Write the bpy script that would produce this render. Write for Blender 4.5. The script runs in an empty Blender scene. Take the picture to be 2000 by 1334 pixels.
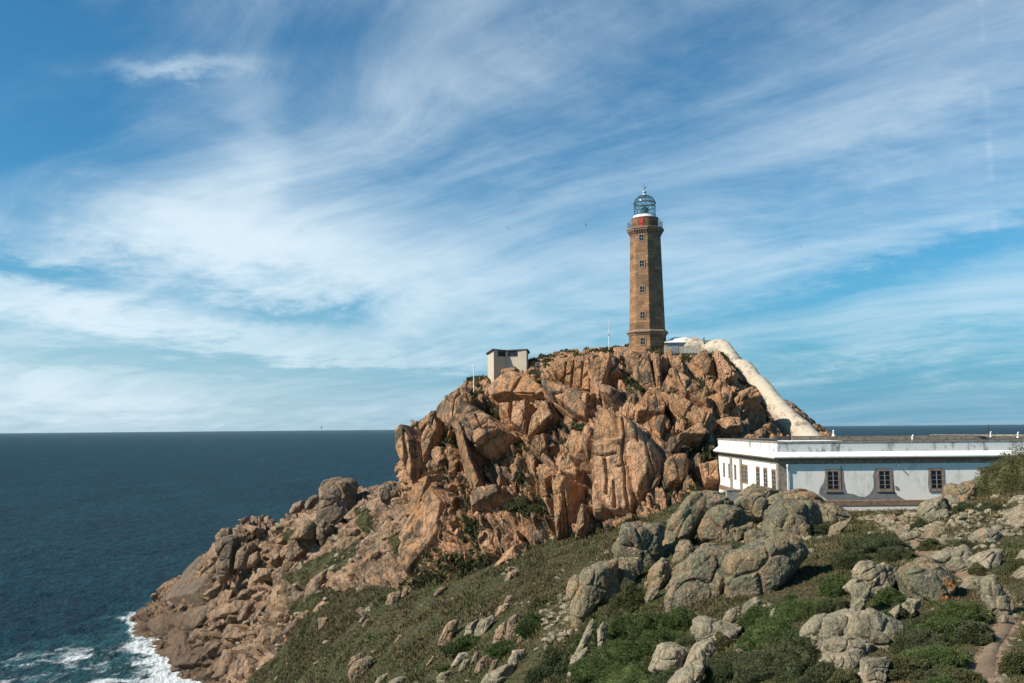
import bpy, bmesh, math, random
import numpy as np
from mathutils import Vector, Matrix
random.seed(7)
rng = np.random.default_rng(7)
scene = bpy.context.scene
COL = scene.collection
PI = math.pi
R = math.radians

# ------------------------------------------------------------------ camera
FP = 1833.0                                  # focal length in photo pixels
EYE = np.array([0.0, 0.0, 70.0])
_th = math.atan(167.5 / FP); _ro = R(0.487)
CF = np.array([0, math.cos(_th), math.sin(_th)])
_U0 = np.array([0, -math.sin(_th), math.cos(_th)]); _R0 = np.array([1.0, 0, 0])
CR = _R0 * math.cos(_ro) - _U0 * math.sin(_ro)
CU = _U0 * math.cos(_ro) + _R0 * math.sin(_ro)
cam_d = bpy.data.cameras.new('camera'); cam = bpy.data.objects.new('camera', cam_d); COL.objects.link(cam)
cam_d.sensor_width = 36; cam_d.lens = FP / 2000 * 36; cam_d.clip_start = 0.5; cam_d.clip_end = 200000
m = Matrix.Identity(4)
for i in range(3):
    m[i][0] = CR[i]; m[i][1] = CU[i]; m[i][2] = -CF[i]; m[i][3] = EYE[i]
cam.matrix_world = m
scene.camera = cam

def at(px, py, Y):
    """point at forward distance Y seen at photo position (px, py)"""
    d = CF * FP + CR * (px - 1000) - CU * (py - 667)
    return EYE + d * (Y / d[1])

def proj(P):
    d = P - EYE
    f = np.maximum(d @ CF, 0.1)
    return 1000 + FP * (d @ CR) / f, 667 - FP * (d @ CU) / f

# ------------------------------------------------------------------ noise
def _h(x, y, z, s):
    h = (x.astype(np.uint32) * np.uint32(374761393) + y.astype(np.uint32) * np.uint32(668265263)
         + z.astype(np.uint32) * np.uint32(2246822519) + np.uint32((s * 3266489917) & 0xffffffff))
    h = (h ^ (h >> np.uint32(13))) * np.uint32(1274126177)
    h = (h ^ (h >> np.uint32(15))) * np.uint32(2654435761)
    return h ^ (h >> np.uint32(16))

def _f(h): return h.astype(np.float32) * np.float32(1 / 4294967296.0)

def vnoise(P, s=0):
    i = np.floor(P).astype(np.int64); f = (P - i).astype(np.float32)
    f = f * f * f * (f * (f * 6 - 15) + 10)
    x, y, z = i[:, 0], i[:, 1], i[:, 2]
    def c(a, b, d): return _f(_h(x + a, y + b, z + d, s))
    fx, fy, fz = f[:, 0], f[:, 1], f[:, 2]
    a = c(0,0,0) * (1-fx) + c(1,0,0) * fx; b = c(0,1,0) * (1-fx) + c(1,1,0) * fx
    e = c(0,0,1) * (1-fx) + c(1,0,1) * fx; g = c(0,1,1) * (1-fx) + c(1,1,1) * fx
    a = a * (1-fy) + b * fy; e = e * (1-fy) + g * fy
    return (a * (1-fz) + e * fz) * 2 - 1

def fbm(P, scale, octv=4, s=0, gain=0.5):
    P = P * scale; a = 1.0; t = 0; out = np.zeros(len(P), np.float32)
    for k in range(octv):
        out += a * vnoise(P + 17.3 * k, s + k); t += a; a *= gain; P = P * 2.03
    return out / t

def voronoi(P, s=0):
    n = len(P); i = np.floor(P).astype(np.int64)
    F1 = np.full(n, 9.0, np.float32); F2 = np.full(n, 9.0, np.float32)
    hid = np.zeros(n, np.uint32); D = np.zeros((n, 3), np.float32)
    for a in (-1, 0, 1):
        for b in (-1, 0, 1):
            for c in (-1, 0, 1):
                cx = i[:, 0] + a; cy = i[:, 1] + b; cz = i[:, 2] + c
                h = _h(cx, cy, cz, s)
                d = np.stack([P[:, 0] - cx - _f(h), P[:, 1] - cy - _f(h * np.uint32(48271)), P[:, 2] - cz - _f(h * np.uint32(69621))], 1).astype(np.float32)
                q = np.sqrt((d * d).sum(1))
                near = q < F1
                F2 = np.where(near, F1, np.minimum(F2, q))
                F1 = np.where(near, q, F1)
                hid = np.where(near, h, hid); D[near] = d[near]
    return F1, F2, hid, D

def sstep(a, b, x):
    t = np.clip((x - a) / (b - a), 0, 1); return t * t * (3 - 2 * t)

def frame(d, stretch, flat=1.0):
    """matrix that maps world to joint space: long along d"""
    d = np.array(d, float); d /= np.linalg.norm(d)
    a = np.cross(d, [0, 1, 0.2]); a /= np.linalg.norm(a); b = np.cross(d, a)
    return np.stack([d / stretch, a, b / flat], 1)

def blocks(P, M, size, s, w=0.16, tilt=1.4):
    Q = (P @ M) / size
    F1, F2, hid, D = voronoi(Q, s)
    r0 = _f(hid * np.uint32(2654435761)) * 2 - 1
    g = np.stack([_f(hid * np.uint32(k)) for k in (40503, 1103515245, 22695477)], 1) - 0.5
    off = r0 + tilt * (g * D).sum(1)
    e = sstep(0.0, w, F2 - F1)
    return off, e, _f(hid * np.uint32(1597334677)), np.exp(-((F2 - F1) / (2.2 * w)) ** 2)

# ------------------------------------------------------------------ mesh helpers
def link(name, me, parent=None, mat=None):
    o = bpy.data.objects.new(name, me); COL.objects.link(o)
    if parent is not None: o.parent = parent
    if mat is not None and me is not None: me.materials.append(mat)
    return o

def np_mesh(name, V, F, smooth=True):
    me = bpy.data.meshes.new(name); V = np.ascontiguousarray(V, np.float32); F = np.ascontiguousarray(F, np.int32)
    k = F.shape[1]
    me.vertices.add(len(V)); me.vertices.foreach_set('co', V.ravel())
    me.loops.add(F.size); me.loops.foreach_set('vertex_index', F.ravel())
    me.polygons.add(len(F)); me.polygons.foreach_set('loop_start', np.arange(0, F.size, k, dtype=np.int32))
    me.polygons.foreach_set('loop_total', np.full(len(F), k, np.int32))
    me.update(calc_edges=True)
    if smooth: me.polygons.foreach_set('use_smooth', np.ones(len(F), bool))
    return me

def fattr(me, name, vals):
    a = me.attributes.new(name, 'FLOAT', 'POINT'); a.data.foreach_set('value', np.ascontiguousarray(vals, np.float32))

def cattr(me, name, rgb):
    a = me.attributes.new(name, 'FLOAT_COLOR', 'POINT')
    c = np.ones((len(rgb), 4), np.float32); c[:, :3] = rgb
    a.data.foreach_set('color', c.ravel())

def grid_faces(nu, nv):
    i = np.arange(nu * nv).reshape(nu, nv)
    return np.stack([i[:-1, :-1], i[1:, :-1], i[1:, 1:], i[:-1, 1:]], -1).reshape(-1, 4)

def tag(o, label=None, cat=None, group=None, kind=None):
    if label: o['label'] = label
    if cat: o['category'] = cat
    if group: o['group'] = group
    if kind: o['kind'] = kind
    return o

def empty(name, loc, rz=0.0):
    o = bpy.data.objects.new(name, None); COL.objects.link(o); o.location = loc; o.rotation_euler = (0, 0, rz); o.empty_display_size = 0.3
    return o

class MB:
    """collects simple solids into one mesh"""
    def __init__(s): s.b = bmesh.new(); s.uv = None
    def box(s, lo, hi):
        v = [s.b.verts.new((x, y, z)) for z in (lo[2], hi[2]) for y in (lo[1], hi[1]) for x in (lo[0], hi[0])]
        for f in ((0,2,3,1),(4,5,7,6),(0,1,5,4),(2,6,7,3),(0,4,6,2),(1,3,7,5)): s.b.faces.new([v[i] for i in f])
        return s
    def prism(s, poly, axis, lo, hi):
        """poly of 2D points extruded along axis: 'x' (y,z), 'y' (x,z), 'z' (x,y)"""
        def p(a, b, t): return {'x': (t, a, b), 'y': (a, t, b), 'z': (a, b, t)}[axis]
        A = [s.b.verts.new(p(a, b, lo)) for a, b in poly]; B = [s.b.verts.new(p(a, b, hi)) for a, b in poly]
        s.b.faces.new(A[::-1]); s.b.faces.new(B); n = len(poly)
        for i in range(n): s.b.faces.new([A[i], A[(i+1) % n], B[(i+1) % n], B[i]])
        return s
    def lathe(s, prof, n=8, rot=0.0, center=(0, 0), cap=True, arc=None):
        rings = []
        for r, z in prof:
            rings.append([s.b.verts.new((center[0] + r * math.cos(rot + 2*PI*k/n), center[1] + r * math.sin(rot + 2*PI*k/n), z)) for k in range(n)])
        for a, b in zip(rings[:-1], rings[1:]):
            for k in range(n): s.b.faces.new([a[k], a[(k+1) % n], b[(k+1) % n], b[k]])
        if cap: s.b.faces.new(rings[0][::-1]); s.b.faces.new(rings[-1])
        return s
    def tube(s, pts, r, n=6, cap=True):
        pts = [Vector(p) for p in pts]; rings = []
        rr = r if isinstance(r, (list, tuple)) else [r] * len(pts)
        for i, p in enumerate(pts):
            t = (pts[min(i+1, len(pts)-1)] - pts[max(i-1, 0)]).normalized()
            a = t.cross(Vector((0.13, 0.31, 0.94)) if abs(t.z) < 0.9 else Vector((1, 0.1, 0))).normalized(); b = t.cross(a)
            rings.append([s.b.verts.new(p + rr[i] * (a * math.cos(2*PI*k/n) + b * math.sin(2*PI*k/n))) for k in range(n)])
        for a, b in zip(rings[:-1], rings[1:]):
            for k in range(n): s.b.faces.new([a[k], a[(k+1) % n], b[(k+1) % n], b[k]])
        if cap: s.b.faces.new(rings[0][::-1]); s.b.faces.new(rings[-1])
        return s
    def build(s, name, mat, parent=None, smooth=False, bevel=0.0):
        bmesh.ops.recalc_face_normals(s.b, faces=s.b.faces[:])
        if bevel > 0:
            bmesh.ops.bevel(s.b, geom=s.b.edges[:], offset=bevel, segments=1, affect='EDGES', profile=0.5)
        me = bpy.data.meshes.new(name); s.b.to_mesh(me); s.b.free()
        if smooth: me.polygons.foreach_set('use_smooth', np.ones(len(me.polygons), bool))
        return link(name, me, parent, mat)

# ------------------------------------------------------------------ materials
class NT:
    def __init__(s, tree): s.t = tree; s.n = tree.nodes; s.l = tree.links
    def node(s, typ, **kw):
        n = s.n.new(typ)
        for k, v in kw.items():
            if k == 'inp':
                for a, b in v.items(): s.set(n, a, b)
            else: setattr(n, k, v)
        return n
    def set(s, n, key, v):
        if hasattr(v, 'is_output'): s.l.new(v, n.inputs[key])
        else: n.inputs[key].default_value = v
    def math(s, op, a, b=0.0, c=None, clamp=False):
        n = s.n.new('ShaderNodeMath'); n.operation = op; n.use_clamp = clamp
        s.set(n, 0, a); s.set(n, 1, b)
        if c is not None: s.set(n, 2, c)
        return n.outputs[0]
    def mix(s, f, a, b, mode='MIX'):
        n = s.n.new('ShaderNodeMix'); n.data_type = 'RGBA'; n.blend_type = mode
        s.set(n, 0, f)
        s.set(n, 6, a if hasattr(a, 'is_output') else (*a, 1)); s.set(n, 7, b if hasattr(b, 'is_output') else (*b, 1))
        return n.outputs[2]
    def noise(s, vec, scale, detail=4, rough=0.55, dist=0.0):
        n = s.node('ShaderNodeTexNoise'); n.inputs['Scale'].default_value = scale; n.inputs['Detail'].default_value = detail
        n.inputs['Roughness'].default_value = rough; n.inputs['Distortion'].default_value = dist
        if vec is not None: s.l.new(vec, n.inputs['Vector'])
        return n.outputs['Fac']
    def ramp(s, v, lo, hi, a=0.0, b=1.0):
        n = s.node('ShaderNodeMapRange', interpolation_type='SMOOTHSTEP'); s.set(n, 0, v); s.set(n, 1, lo); s.set(n, 2, hi); s.set(n, 3, a); s.set(n, 4, b)
        return n.outputs[0]
    def mapv(s, vec, scale=(1, 1, 1), rot=(0, 0, 0), loc=(0, 0, 0)):
        n = s.node('ShaderNodeMapping'); n.inputs['Scale'].default_value = scale; n.inputs['Rotation'].default_value = rot; n.inputs['Location'].default_value = loc
        s.l.new(vec, n.inputs['Vector']); return n.outputs[0]
    def attr(s, name, out='Fac'):
        n = s.node('ShaderNodeAttribute', attribute_name=name); return n.outputs[out]

def new_mat(name):
    m = bpy.data.materials.new(name); m.use_nodes = True
    t = NT(m.node_tree); b = t.n['Principled BSDF']
    b.inputs['Roughness'].default_value = 0.8
    b.inputs['Specular IOR Level'].default_value = 0.25
    return m, t, b

def bump(t, b, h, strength=0.5, dist=0.1):
    n = t.node('ShaderNodeBump'); n.inputs['Strength'].default_value = strength; n.inputs['Distance'].default_value = dist
    t.l.new(h, n.inputs['Height']); t.l.new(n.outputs[0], b.inputs['Normal'])

def plain(name, rgb, rough=0.7, var=0.15, scale=3.0, metal=0.0, spec=0.25, bmp=0.0):
    m, t, b = new_mat(name)
    g = t.node('ShaderNodeNewGeometry').outputs['Position']
    f = t.noise(g, scale, 5, 0.6)
    c = t.mix(t.ramp(f, 0.3, 0.7), tuple(x * (1 - var) for x in rgb), tuple(min(1, x * (1 + var)) for x in rgb))
    t.l.new(c, b.inputs['Base Color']); b.inputs['Roughness'].default_value = rough; b.inputs['Metallic'].default_value = metal
    b.inputs['Specular IOR Level'].default_value = spec
    if bmp: bump(t, b, t.noise(g, scale * 3, 4), bmp, 0.05)
    return m

def rock_mat(name, tan, pink, grey, stain, stain_amt=0.5, lichen=0.0, orange=0.35, veg=True, fine=1.0, wet=False, dark=.55, crack=.4):
    m, t, b = new_mat(name)
    g = t.node('ShaderNodeNewGeometry').outputs['Position']
    n1 = t.noise(g, 0.16 * fine, 5, 0.62, 0.4); n2 = t.noise(g, 0.75 * fine, 6, 0.68, 0.3); n3 = t.noise(g, 5.0 * fine, 5, 0.7)
    tint = t.attr('tint')
    c = t.mix(t.ramp(t.math('ADD', n1, t.math('MULTIPLY', t.math('SUBTRACT', tint, 0.5), 0.30)), 0.36, 0.62), tan, pink)
    c = t.mix(t.ramp(t.math('ADD', n2, t.math('MULTIPLY', t.math('SUBTRACT', tint, 0.5), -0.45)), 0.50, 0.70), c, grey)
    # rusty patches
    no = t.noise(t.mapv(g, loc=(31, 7, 3)), 0.45 * fine, 6, 0.7, 0.5)
    c = t.mix(t.math('MULTIPLY', t.ramp(no, 0.56, 0.66), orange), c, (0.42, 0.15, 0.045))
    # run-off stains, long in the vertical
    ns = t.noise(t.mapv(g, scale=(1.1, 1.1, 0.16)), 0.8 * fine, 5, 0.65, 0.6)
    nb = t.noise(t.mapv(g, loc=(5, 50, 9)), 0.14 * fine, 3)
    st = t.math('MULTIPLY', t.ramp(t.math('ADD', ns, t.math('MULTIPLY', t.math('SUBTRACT', nb, 0.5), 0.7)), 0.53, 0.68), stain_amt)
    c = t.mix(st, c, stain)
    if lichen > 0:
        nl = t.noise(t.mapv(g, loc=(3, 90, 4)), 1.1, 9, .78, .3)
        c = t.mix(t.math('MULTIPLY', t.ramp(nl, .455, .53), lichen), c, (.135, .145, .085))
        nl3 = t.noise(t.mapv(g, loc=(70, 9, 40)), .8, 7, .75)
        c = t.mix(t.math('MULTIPLY', t.ramp(nl3, .62, .66), .85), c, (.50, .17, .025))
        nl2 = t.noise(t.mapv(g, loc=(13, 9, 40)), 6.5, 6, .75)
        c = t.mix(t.math('MULTIPLY', t.ramp(nl2, .54, .60), lichen), c, (.34, .34, .22))
        nl4 = t.noise(t.mapv(g, loc=(7, 9, 90)), 5.0, 7, .75)
        c = t.mix(t.math('MULTIPLY', t.ramp(nl4, .54, .60), lichen), c, (.045, .048, .036))
    sk = t.noise(t.mapv(g, scale=(1, 1, .12), rot=(0, .25, 0)), 2.6 * fine, 5, .7, .4)
    c = t.mix(t.math('MULTIPLY', t.ramp(sk, .40, .62), .35), c, t.mix(1.0, c, (.42, .40, .38), 'MULTIPLY'))
    nd = t.noise(t.mapv(g, loc=(17, 3, 60), scale=(1, 1, .6)), 1.5 * fine, 8, .74, .4)
    c = t.mix(t.math('MULTIPLY', t.ramp(t.math('ADD', nd, t.math('MULTIPLY', t.math('SUBTRACT', nb, .5), .3)), .535, .60), dark), c, tuple(x * .8 for x in stain))
    # mineral speckle
    c = t.mix(0.55, c, t.mix(t.ramp(n3, 0.3, 0.7), (0.32, 0.32, 0.32), (0.72, 0.70, 0.68)), 'OVERLAY')
    if wet:
        z = t.node('ShaderNodeSeparateXYZ'); t.l.new(g, z.inputs[0])
        wz = t.math('ADD', z.outputs[2], t.math('MULTIPLY', t.math('SUBTRACT', t.noise(g, 0.06, 4, 0.6), 0.5), 22))
        c = t.mix(t.math('MULTIPLY', t.ramp(wz, 17, 3), 0.72), c, (0.085, 0.055, 0.036))
    if veg:
        v = t.attr('veg'); nv = t.noise(g, 2.2, 5, 0.7)
        mask = t.ramp(t.math('ADD', v, t.math('MULTIPLY', t.math('SUBTRACT', nv, 0.5), 0.9)), 0.40, 0.62)
        nc = t.noise(g, 0.35, 5, 0.65); nc2 = t.noise(t.mapv(g, loc=(9, 4, 1)), 1.7, 4, 0.7)
        gcol = t.mix(t.ramp(nc, 0.35, 0.65), (0.075, 0.060, 0.025), (0.048, 0.062, 0.018))
        gcol = t.mix(t.ramp(nc2, 0.45, 0.7), gcol, (0.11, 0.085, 0.042))
        dirt = t.attr('dirt')
        c = t.mix(mask, c, gcol)
        c = t.mix(dirt, c, t.mix(t.ramp(n2, 0.3, 0.7), (0.22, 0.14, 0.085), (0.34, 0.23, 0.15)))
    t.l.new(c, b.inputs['Base Color']); b.inputs['Roughness'].default_value = 0.85
    hgt = t.math('ADD', t.math('MULTIPLY', t.noise(g, 1.3 * fine, 7, 0.7), 1.0), t.math('MULTIPLY', t.noise(t.mapv(g, scale=(1, 1, 0.4)), 6 * fine, 5, 0.7), 0.22))
    wp = t.node('ShaderNodeVectorMath', operation='MULTIPLY_ADD'); wn = t.node('ShaderNodeTexNoise'); wn.inputs['Scale'].default_value = .9 * fine; wn.inputs['Detail'].default_value = 4; t.l.new(g, wn.inputs['Vector'])
    t.l.new(wn.outputs['Color'], wp.inputs[0]); wp.inputs[1].default_value = (1.1 / fine,) * 3; t.l.new(g, wp.inputs[2])
    vo = t.node('ShaderNodeTexVoronoi', feature='DISTANCE_TO_EDGE'); vo.inputs['Scale'].default_value = .85 * fine; t.l.new(t.mapv(wp.outputs[0], scale=(1.3, 1.3, .55), rot=(.2, .45, 0)), vo.inputs['Vector'])
    hgt = t.math('ADD', hgt, t.math('MULTIPLY', t.ramp(vo.outputs['Distance'], 0, .06), crack))
    bump(t, b, hgt, 1.0, 0.32 / fine)
    return m

M = {}
M['hill'] = rock_mat('hill_granite', (0.42, 0.215, 0.095), (0.48, 0.275, 0.155), (0.18, 0.13, 0.085), (0.06, 0.056, 0.040), 0.85, orange=0.5)
M['terrain'] = rock_mat('headland_granite', (0.29, 0.178, 0.10), (0.37, 0.24, 0.15), (0.14, 0.108, 0.076), (0.06, 0.052, 0.04), 0.75, orange=0.35, wet=True, dark=.65)
M['boulder'] = rock_mat('lichened_granite', (0.31, 0.185, 0.095), (0.32, 0.22, 0.135), (0.17, 0.145, 0.10), (0.07, 0.065, 0.05), 0.6, lichen=0.6, orange=0.6, veg=False, fine=1.6, crack=.2)
M['pale'] = rock_mat('pale_lichened_granite', (0.34, 0.27, 0.175), (0.38, 0.30, 0.21), (0.24, 0.205, 0.145), (0.11, 0.095, 0.065), 0.5, crack=.08, dark=.35, lichen=0.42, orange=0.3, veg=False, fine=2.0)
M['tan'] = rock_mat('tan_granite', (0.33, 0.21, 0.12), (0.36, 0.24, 0.155), (0.22, 0.16, 0.11), (0.08, 0.065, 0.05), 0.5, orange=0.3, veg=False, fine=1.0)
M['bigtan'] = rock_mat('weathered_sea_granite', (0.28, 0.185, 0.11), (0.33, 0.23, 0.15), (0.17, 0.135, 0.095), (0.07, 0.06, 0.045), 0.65, orange=0.3, veg=False, fine=0.6)
SUN_AZ, SUN_EL = 70, 40
SKY_STR = .074; EXPO = 0.35
SKY_TINT = (.38, 1.02, 1.24); CLOUD_COL = (8.2, 9.7, 10.6); CLOUD_BASE = .40
HZ_L = (5.2, 7.0, 8.2); HZ_R = (1.5, 3.9, 6.0)
BLOBS = [(-20,-20,420,230,0,-.14),(480,465,300,60,-6,.50),(720,560,420,150,-8,.30),(180,610,380,34,-9,.55),(330,400,200,70,20,.3),(100,760,260,60,0,.45),(310,132,180,18,4,.42),
 (80,530,150,28,-4,-.45),(560,610,130,26,-4,-.45),(380,715,520,22,-3,-.4),(40,40,180,120,0,-.28),(60,300,240,110,10,-.3),(480,250,55,150,0,.2),
 (840,150,260,90,40,.18),(1700,250,500,60,22,.16),(1850,500,260,24,14,-.35),(1500,640,300,60,10,-.1),(1850,620,260,40,10,.2),(1750,760,400,60,0,-.25),(1300,560,260,160,0,.1),(640,80,300,70,10,-.1),(1300,250,250,90,20,-.12)]
HAZE = 0.8e-5
# ------------------------------------------------------------------ base terrain (thin-plate spline through surveyed points)
SURV = [(2000,1334,26),(1700,1334,28),(1450,1334,33),(1250,1334,41),(1100,1334,51),(1000,1334,59),(850,1334,78),(700,1334,105),(550,1334,165),(420,1334,258),
 (1900,1250,32),(2000,1150,40),(2000,1000,60),(1850,1080,50),(1750,1020,68),(1690,1002,80),(1600,1060,62),(1500,1180,46),(1400,1250,41),(1650,1250,34),
 (1300,1200,51),(1200,1280,47),(1150,1190,60),(1050,1200,71),(1000,1250,71),(950,1180,90),(870,1240,88),(1000,1110,106),(1150,1080,96),(1230,1050,92),
 (1330,985,90),(1400,970,97),(1200,1040,105),(1080,1060,112),(950,1105,117),(830,1140,123),(790,1100,140),(720,1170,136),(700,1250,118),(600,1250,160),
 (620,1200,170),(500,1290,200),(450,1330,240),(700,1060,190),(760,1000,195),(775,966,203),(650,1050,215),(700,972,235),(600,1020,252),(620,988,275),
 (550,1019,285),(500,1074,277),(480,1032,305),(420,1060,322),(450,1130,285),(380,1110,325),(330,1130,352),(300,1165,362),(285,1188,368),(380,1220,300),
 (305,1235,322),(330,1290,290),(420,1240,275),(345,1124,350),(560,1130,225),(1460,1030,75),(1560,1010,75),(1300,1080,76),(1975,965,68),(2060,950,66),(1900,996,74)]
WORLD = [(0,0,68.2),(4,8,66.3),(-12,8,62),(12,22,63.6),(-30,20,50),(25,25,64),(60,60,64.5),(40,40,64),(70,100,61),(45,83,62),(45,112,62),(24,112,60),(27,82,61.3),(32,82,61.4),(37,82,61.6),(30,86,61.3),
 (60,150,52),(20,150,58),(0,150,56),(-15,150,52),(-60,330,12),(-98,360,-3),(-30,330,8),(-10,260,44),(-38,300,30),(0,330,10),(20,230,44),(60,230,22),(100,180,22),(120,120,40),
 (-160,200,-14),(-140,300,-7),(-110,200,-9),(-75,150,0),(-60,100,5),(-45,50,24),(-160,380,-12),(-130,400,-12),(-60,400,-12),(0,420,-12),(-82,290,-2+14),(-112,385,-12)]
SEABED = [(250,1180,372),(235,1215,345),(240,1250,310),(262,1285,285),(300,1312,270),(340,1345,255),(200,1330,262),(150,1250,320)]
_cp = np.array([at(*s) for s in SURV] + [np.array(w, float) for w in WORLD] + [np.r_[at(*s)[:2], -5.5] for s in SEABED])
def _ker(r2): return 0.5 * r2 * np.log(r2 + 1e-9)
def _tps_fit(cp, lam=2e-3):
    xy = cp[:, :2] / 50; n = len(xy)
    K = _ker(((xy[:, None] - xy[None]) ** 2).sum(-1)) + lam * np.eye(n)
    A = np.zeros((n + 3, n + 3)); A[:n, :n] = K; A[:n, n] = 1; A[:n, n+1:] = xy; A[n:, :n] = A[:n, n:].T
    return np.linalg.solve(A, np.r_[cp[:, 2], 0, 0, 0])
_w = _tps_fit(_cp)
def zbase(x, y):
    x = np.atleast_1d(np.asarray(x, float)); y = np.atleast_1d(np.asarray(y, float)); out = np.empty(len(x)); cx = _cp[:, :2] / 50; n = len(cx)
    for i in range(0, len(x), 60000):
        q = np.stack([x[i:i+60000], y[i:i+60000]], 1) / 50
        r2 = (q[:, :1] - cx[None, :, 0]) ** 2 + (q[:, 1:] - cx[None, :, 1]) ** 2
        out[i:i+60000] = _ker(r2) @ _w[:n] + _w[n] + q @ _w[n+1:]
    return out

def ground_at(px, py, y0=14, y1=420):
    """distance at which the sight line through a photo position meets the ground"""
    Y = np.r_[np.linspace(y0, 120, 400), np.linspace(120.3, y1, 500)]
    P = np.array([at(px, py, a) for a in Y]); d = P[:, 2] - zbase(P[:, 0], P[:, 1])
    k = np.where(d < 0)[0]
    if len(k) == 0: return Y[-1]
    k = k[0]
    if k == 0: return Y[0]
    return Y[k-1] + (Y[k] - Y[k-1]) * d[k-1] / (d[k-1] - d[k])

def pip(x, y, poly):
    """signed distance to a polygon, positive inside"""
    poly = np.asarray(poly, float); ins = np.zeros(len(x), bool); dm = np.full(len(x), 1e9)
    for (x0, y0), (x1, y1) in zip(poly, np.roll(poly, -1, 0)):
        c = (y0 > y) != (y1 > y)
        with np.errstate(divide='ignore', invalid='ignore'):
            ins ^= c & (x < (x1 - x0) * (y - y0) / (y1 - y0 + 1e-12) + x0)
        L = (x1 - x0) ** 2 + (y1 - y0) ** 2 + 1e-9
        t = np.clip(((x - x0) * (x1 - x0) + (y - y0) * (y1 - y0)) / L, 0, 1)
        dm = np.minimum(dm, np.hypot(x - x0 - t * (x1 - x0), y - y0 - t * (y1 - y0)))
    return np.where(ins, dm, -dm)

# ground footprints, given on the survey sheet and moved onto the ground
def foot(poly): return np.array([at(px, py, ground_at(px, py))[:2] for px, py in poly])
PATH_PX = [(1925,1334,70),(1922,1295,64),(1938,1255,40),(1962,1215,40),(1968,1190,34),(1945,1160,40),(1905,1125,62),(1862,1095,80),(1822,1075,80),(1790,1055,66),(1762,1030,52),(1735,1015,60),(1700,1006,70)]
PATH_C = []; 
for px, py, w in PATH_PX:
    Y = ground_at(px, py); p = at(px, py, Y); PATH_C.append((p[0], p[1], 0.8 * w * Y / FP))
PATH_C = np.array([(PATH_C[0][0] + .2, 18, PATH_C[0][2])] + PATH_C)
def path_dist(x, y):
    best = np.full(len(x), 99.0)
    for (x0, y0, w0), (x1, y1, w1) in zip(PATH_C[:-1], PATH_C[1:]):
        L = (x1-x0)**2 + (y1-y0)**2; t = np.clip(((x-x0)*(x1-x0) + (y-y0)*(y1-y0)) / L, 0, 1)
        best = np.minimum(best, np.hypot(x - x0 - t*(x1-x0), y - y0 - t*(y1-y0)) - 0.5 * (w0 + t*(w1-w0)))
    return best                                   # < 0 on the path

ROCKY = [(60,1180),(230,1150),(420,1010),(620,930),(830,930),(845,1125),(790,1150),(705,1145),(640,1175),(600,1200),(560,1255),(520,1290),(450,1360),(60,1360)]
GREEN = [[(552,1128),(600,1098),(650,1072),(690,1064),(694,1080),(660,1105),(610,1130),(570,1142)],[(540,1048),(560,1030),(575,1032),(560,1052)],[(690,990),(720,985),(722,1030),(700,1040)],
         [(760,1050),(790,1035),(800,1060),(770,1075)],[(560,1180),(640,1140),(650,1160),(570,1200)]]
RUBBLE = [[(1060,1190),(1110,1160),(1160,1180),(1100,1270),(1050,1280)],[(1690,1010),(1790,1000),(2010,980),(2010,1040),(1900,1075),(1820,1050),(1720,1040)],
          [(1440,1200),(1500,1190),(1480,1290),(1440,1300)]]

JOINT_A = frame((28, -30, 23), 3.6, 2.2)
JOINT_B = frame((28, -20, 30), 2.6, 1.8)

SHEET = np.cross(np.array([28, -30, 23]) / 47, [-.4, -.5, .75]); SHEET /= np.linalg.norm(SHEET)
def detail(V, N, rock, amp):
    """joint blocks, cracks and rubble on bare rock; small hummocks elsewhere. amp scales with size of outcrop"""
    d = np.zeros(len(V), np.float32); tint = np.full(len(V), .5, np.float32)
    k = np.where(rock > 0.02)[0]
    if len(k):
        P = V[k] + 0.9 * np.stack([fbm(V[k], .22, 3, 41), fbm(V[k], .22, 3, 42), fbm(V[k], .22, 3, 43)], 1)
        o0, e0, t0, k0 = blocks(P, JOINT_A, 4.6, 3, 0.05); o1, e1, t1, k1 = blocks(P, JOINT_A, 2.0, 5, 0.08, 1.8); o2, e2, t2, k2 = blocks(P, JOINT_B, 1.0, 6, 0.12, 1.8)
        dd = .8 * o0 * e0 - 1.9 * k0 + .60 * o1 * e1 - 1.2 * k1 + .36 * o2 * e2 - .5 * k2
        # sheeting joints: tilted slabs lapping over each other
        wq = fbm(V[k], .07, 3, 11); s0 = (V[k] @ SHEET) / 4.2 + 1.1 * wq + .9 * t0; s1 = (V[k] @ SHEET) / 1.55 + 1.6 * wq + 1.3 * t1
        f0 = s0 - np.floor(s0); f1 = s1 - np.floor(s1)
        dd += 1.9 * (f0 * sstep(1, .95, f0) - .5) + 1.0 * (f1 * sstep(1, .9, f1) - .5)
        dd += .5 * fbm(V[k], .11, 3, 9) + .16 * fbm(V[k], 1.2, 4, 10, .65) - .9
        d[k] = dd * rock[k] * amp[k]; tint[k] = .5 * t1 + .3 * t0 + .2 * t2
    d += (1 - rock) * (.30 * fbm(V, .22, 3, 21) + .10 * fbm(V, 1.3, 3, 22))
    return d, tint

# ------------------------------------------------------------------ jointed slabs: solid angular blocks grown out of the rock surface
_ICO = {}
def ico(k):
    if k not in _ICO:
        b = bmesh.new(); bmesh.ops.create_icosphere(b, subdivisions=k, radius=1.0); b.verts.ensure_lookup_table()
        V = np.array([v.co[:] for v in b.verts]); F = np.array([[v.index for v in f.verts] for f in b.faces]); b.free(); _ICO[k] = (V, F)
    return _ICO[k]

def hull2(P):
    P = sorted(set(map(tuple, P)))
    def half(Q):
        H = []
        for p in Q:
            while len(H) > 1 and (H[-1][0]-H[-2][0])*(p[1]-H[-2][1]) - (H[-1][1]-H[-2][1])*(p[0]-H[-2][0]) <= 0: H.pop()
            H.append(p)
        return H[:-1]
    return np.array(half(P) + half(P[::-1]))

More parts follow.
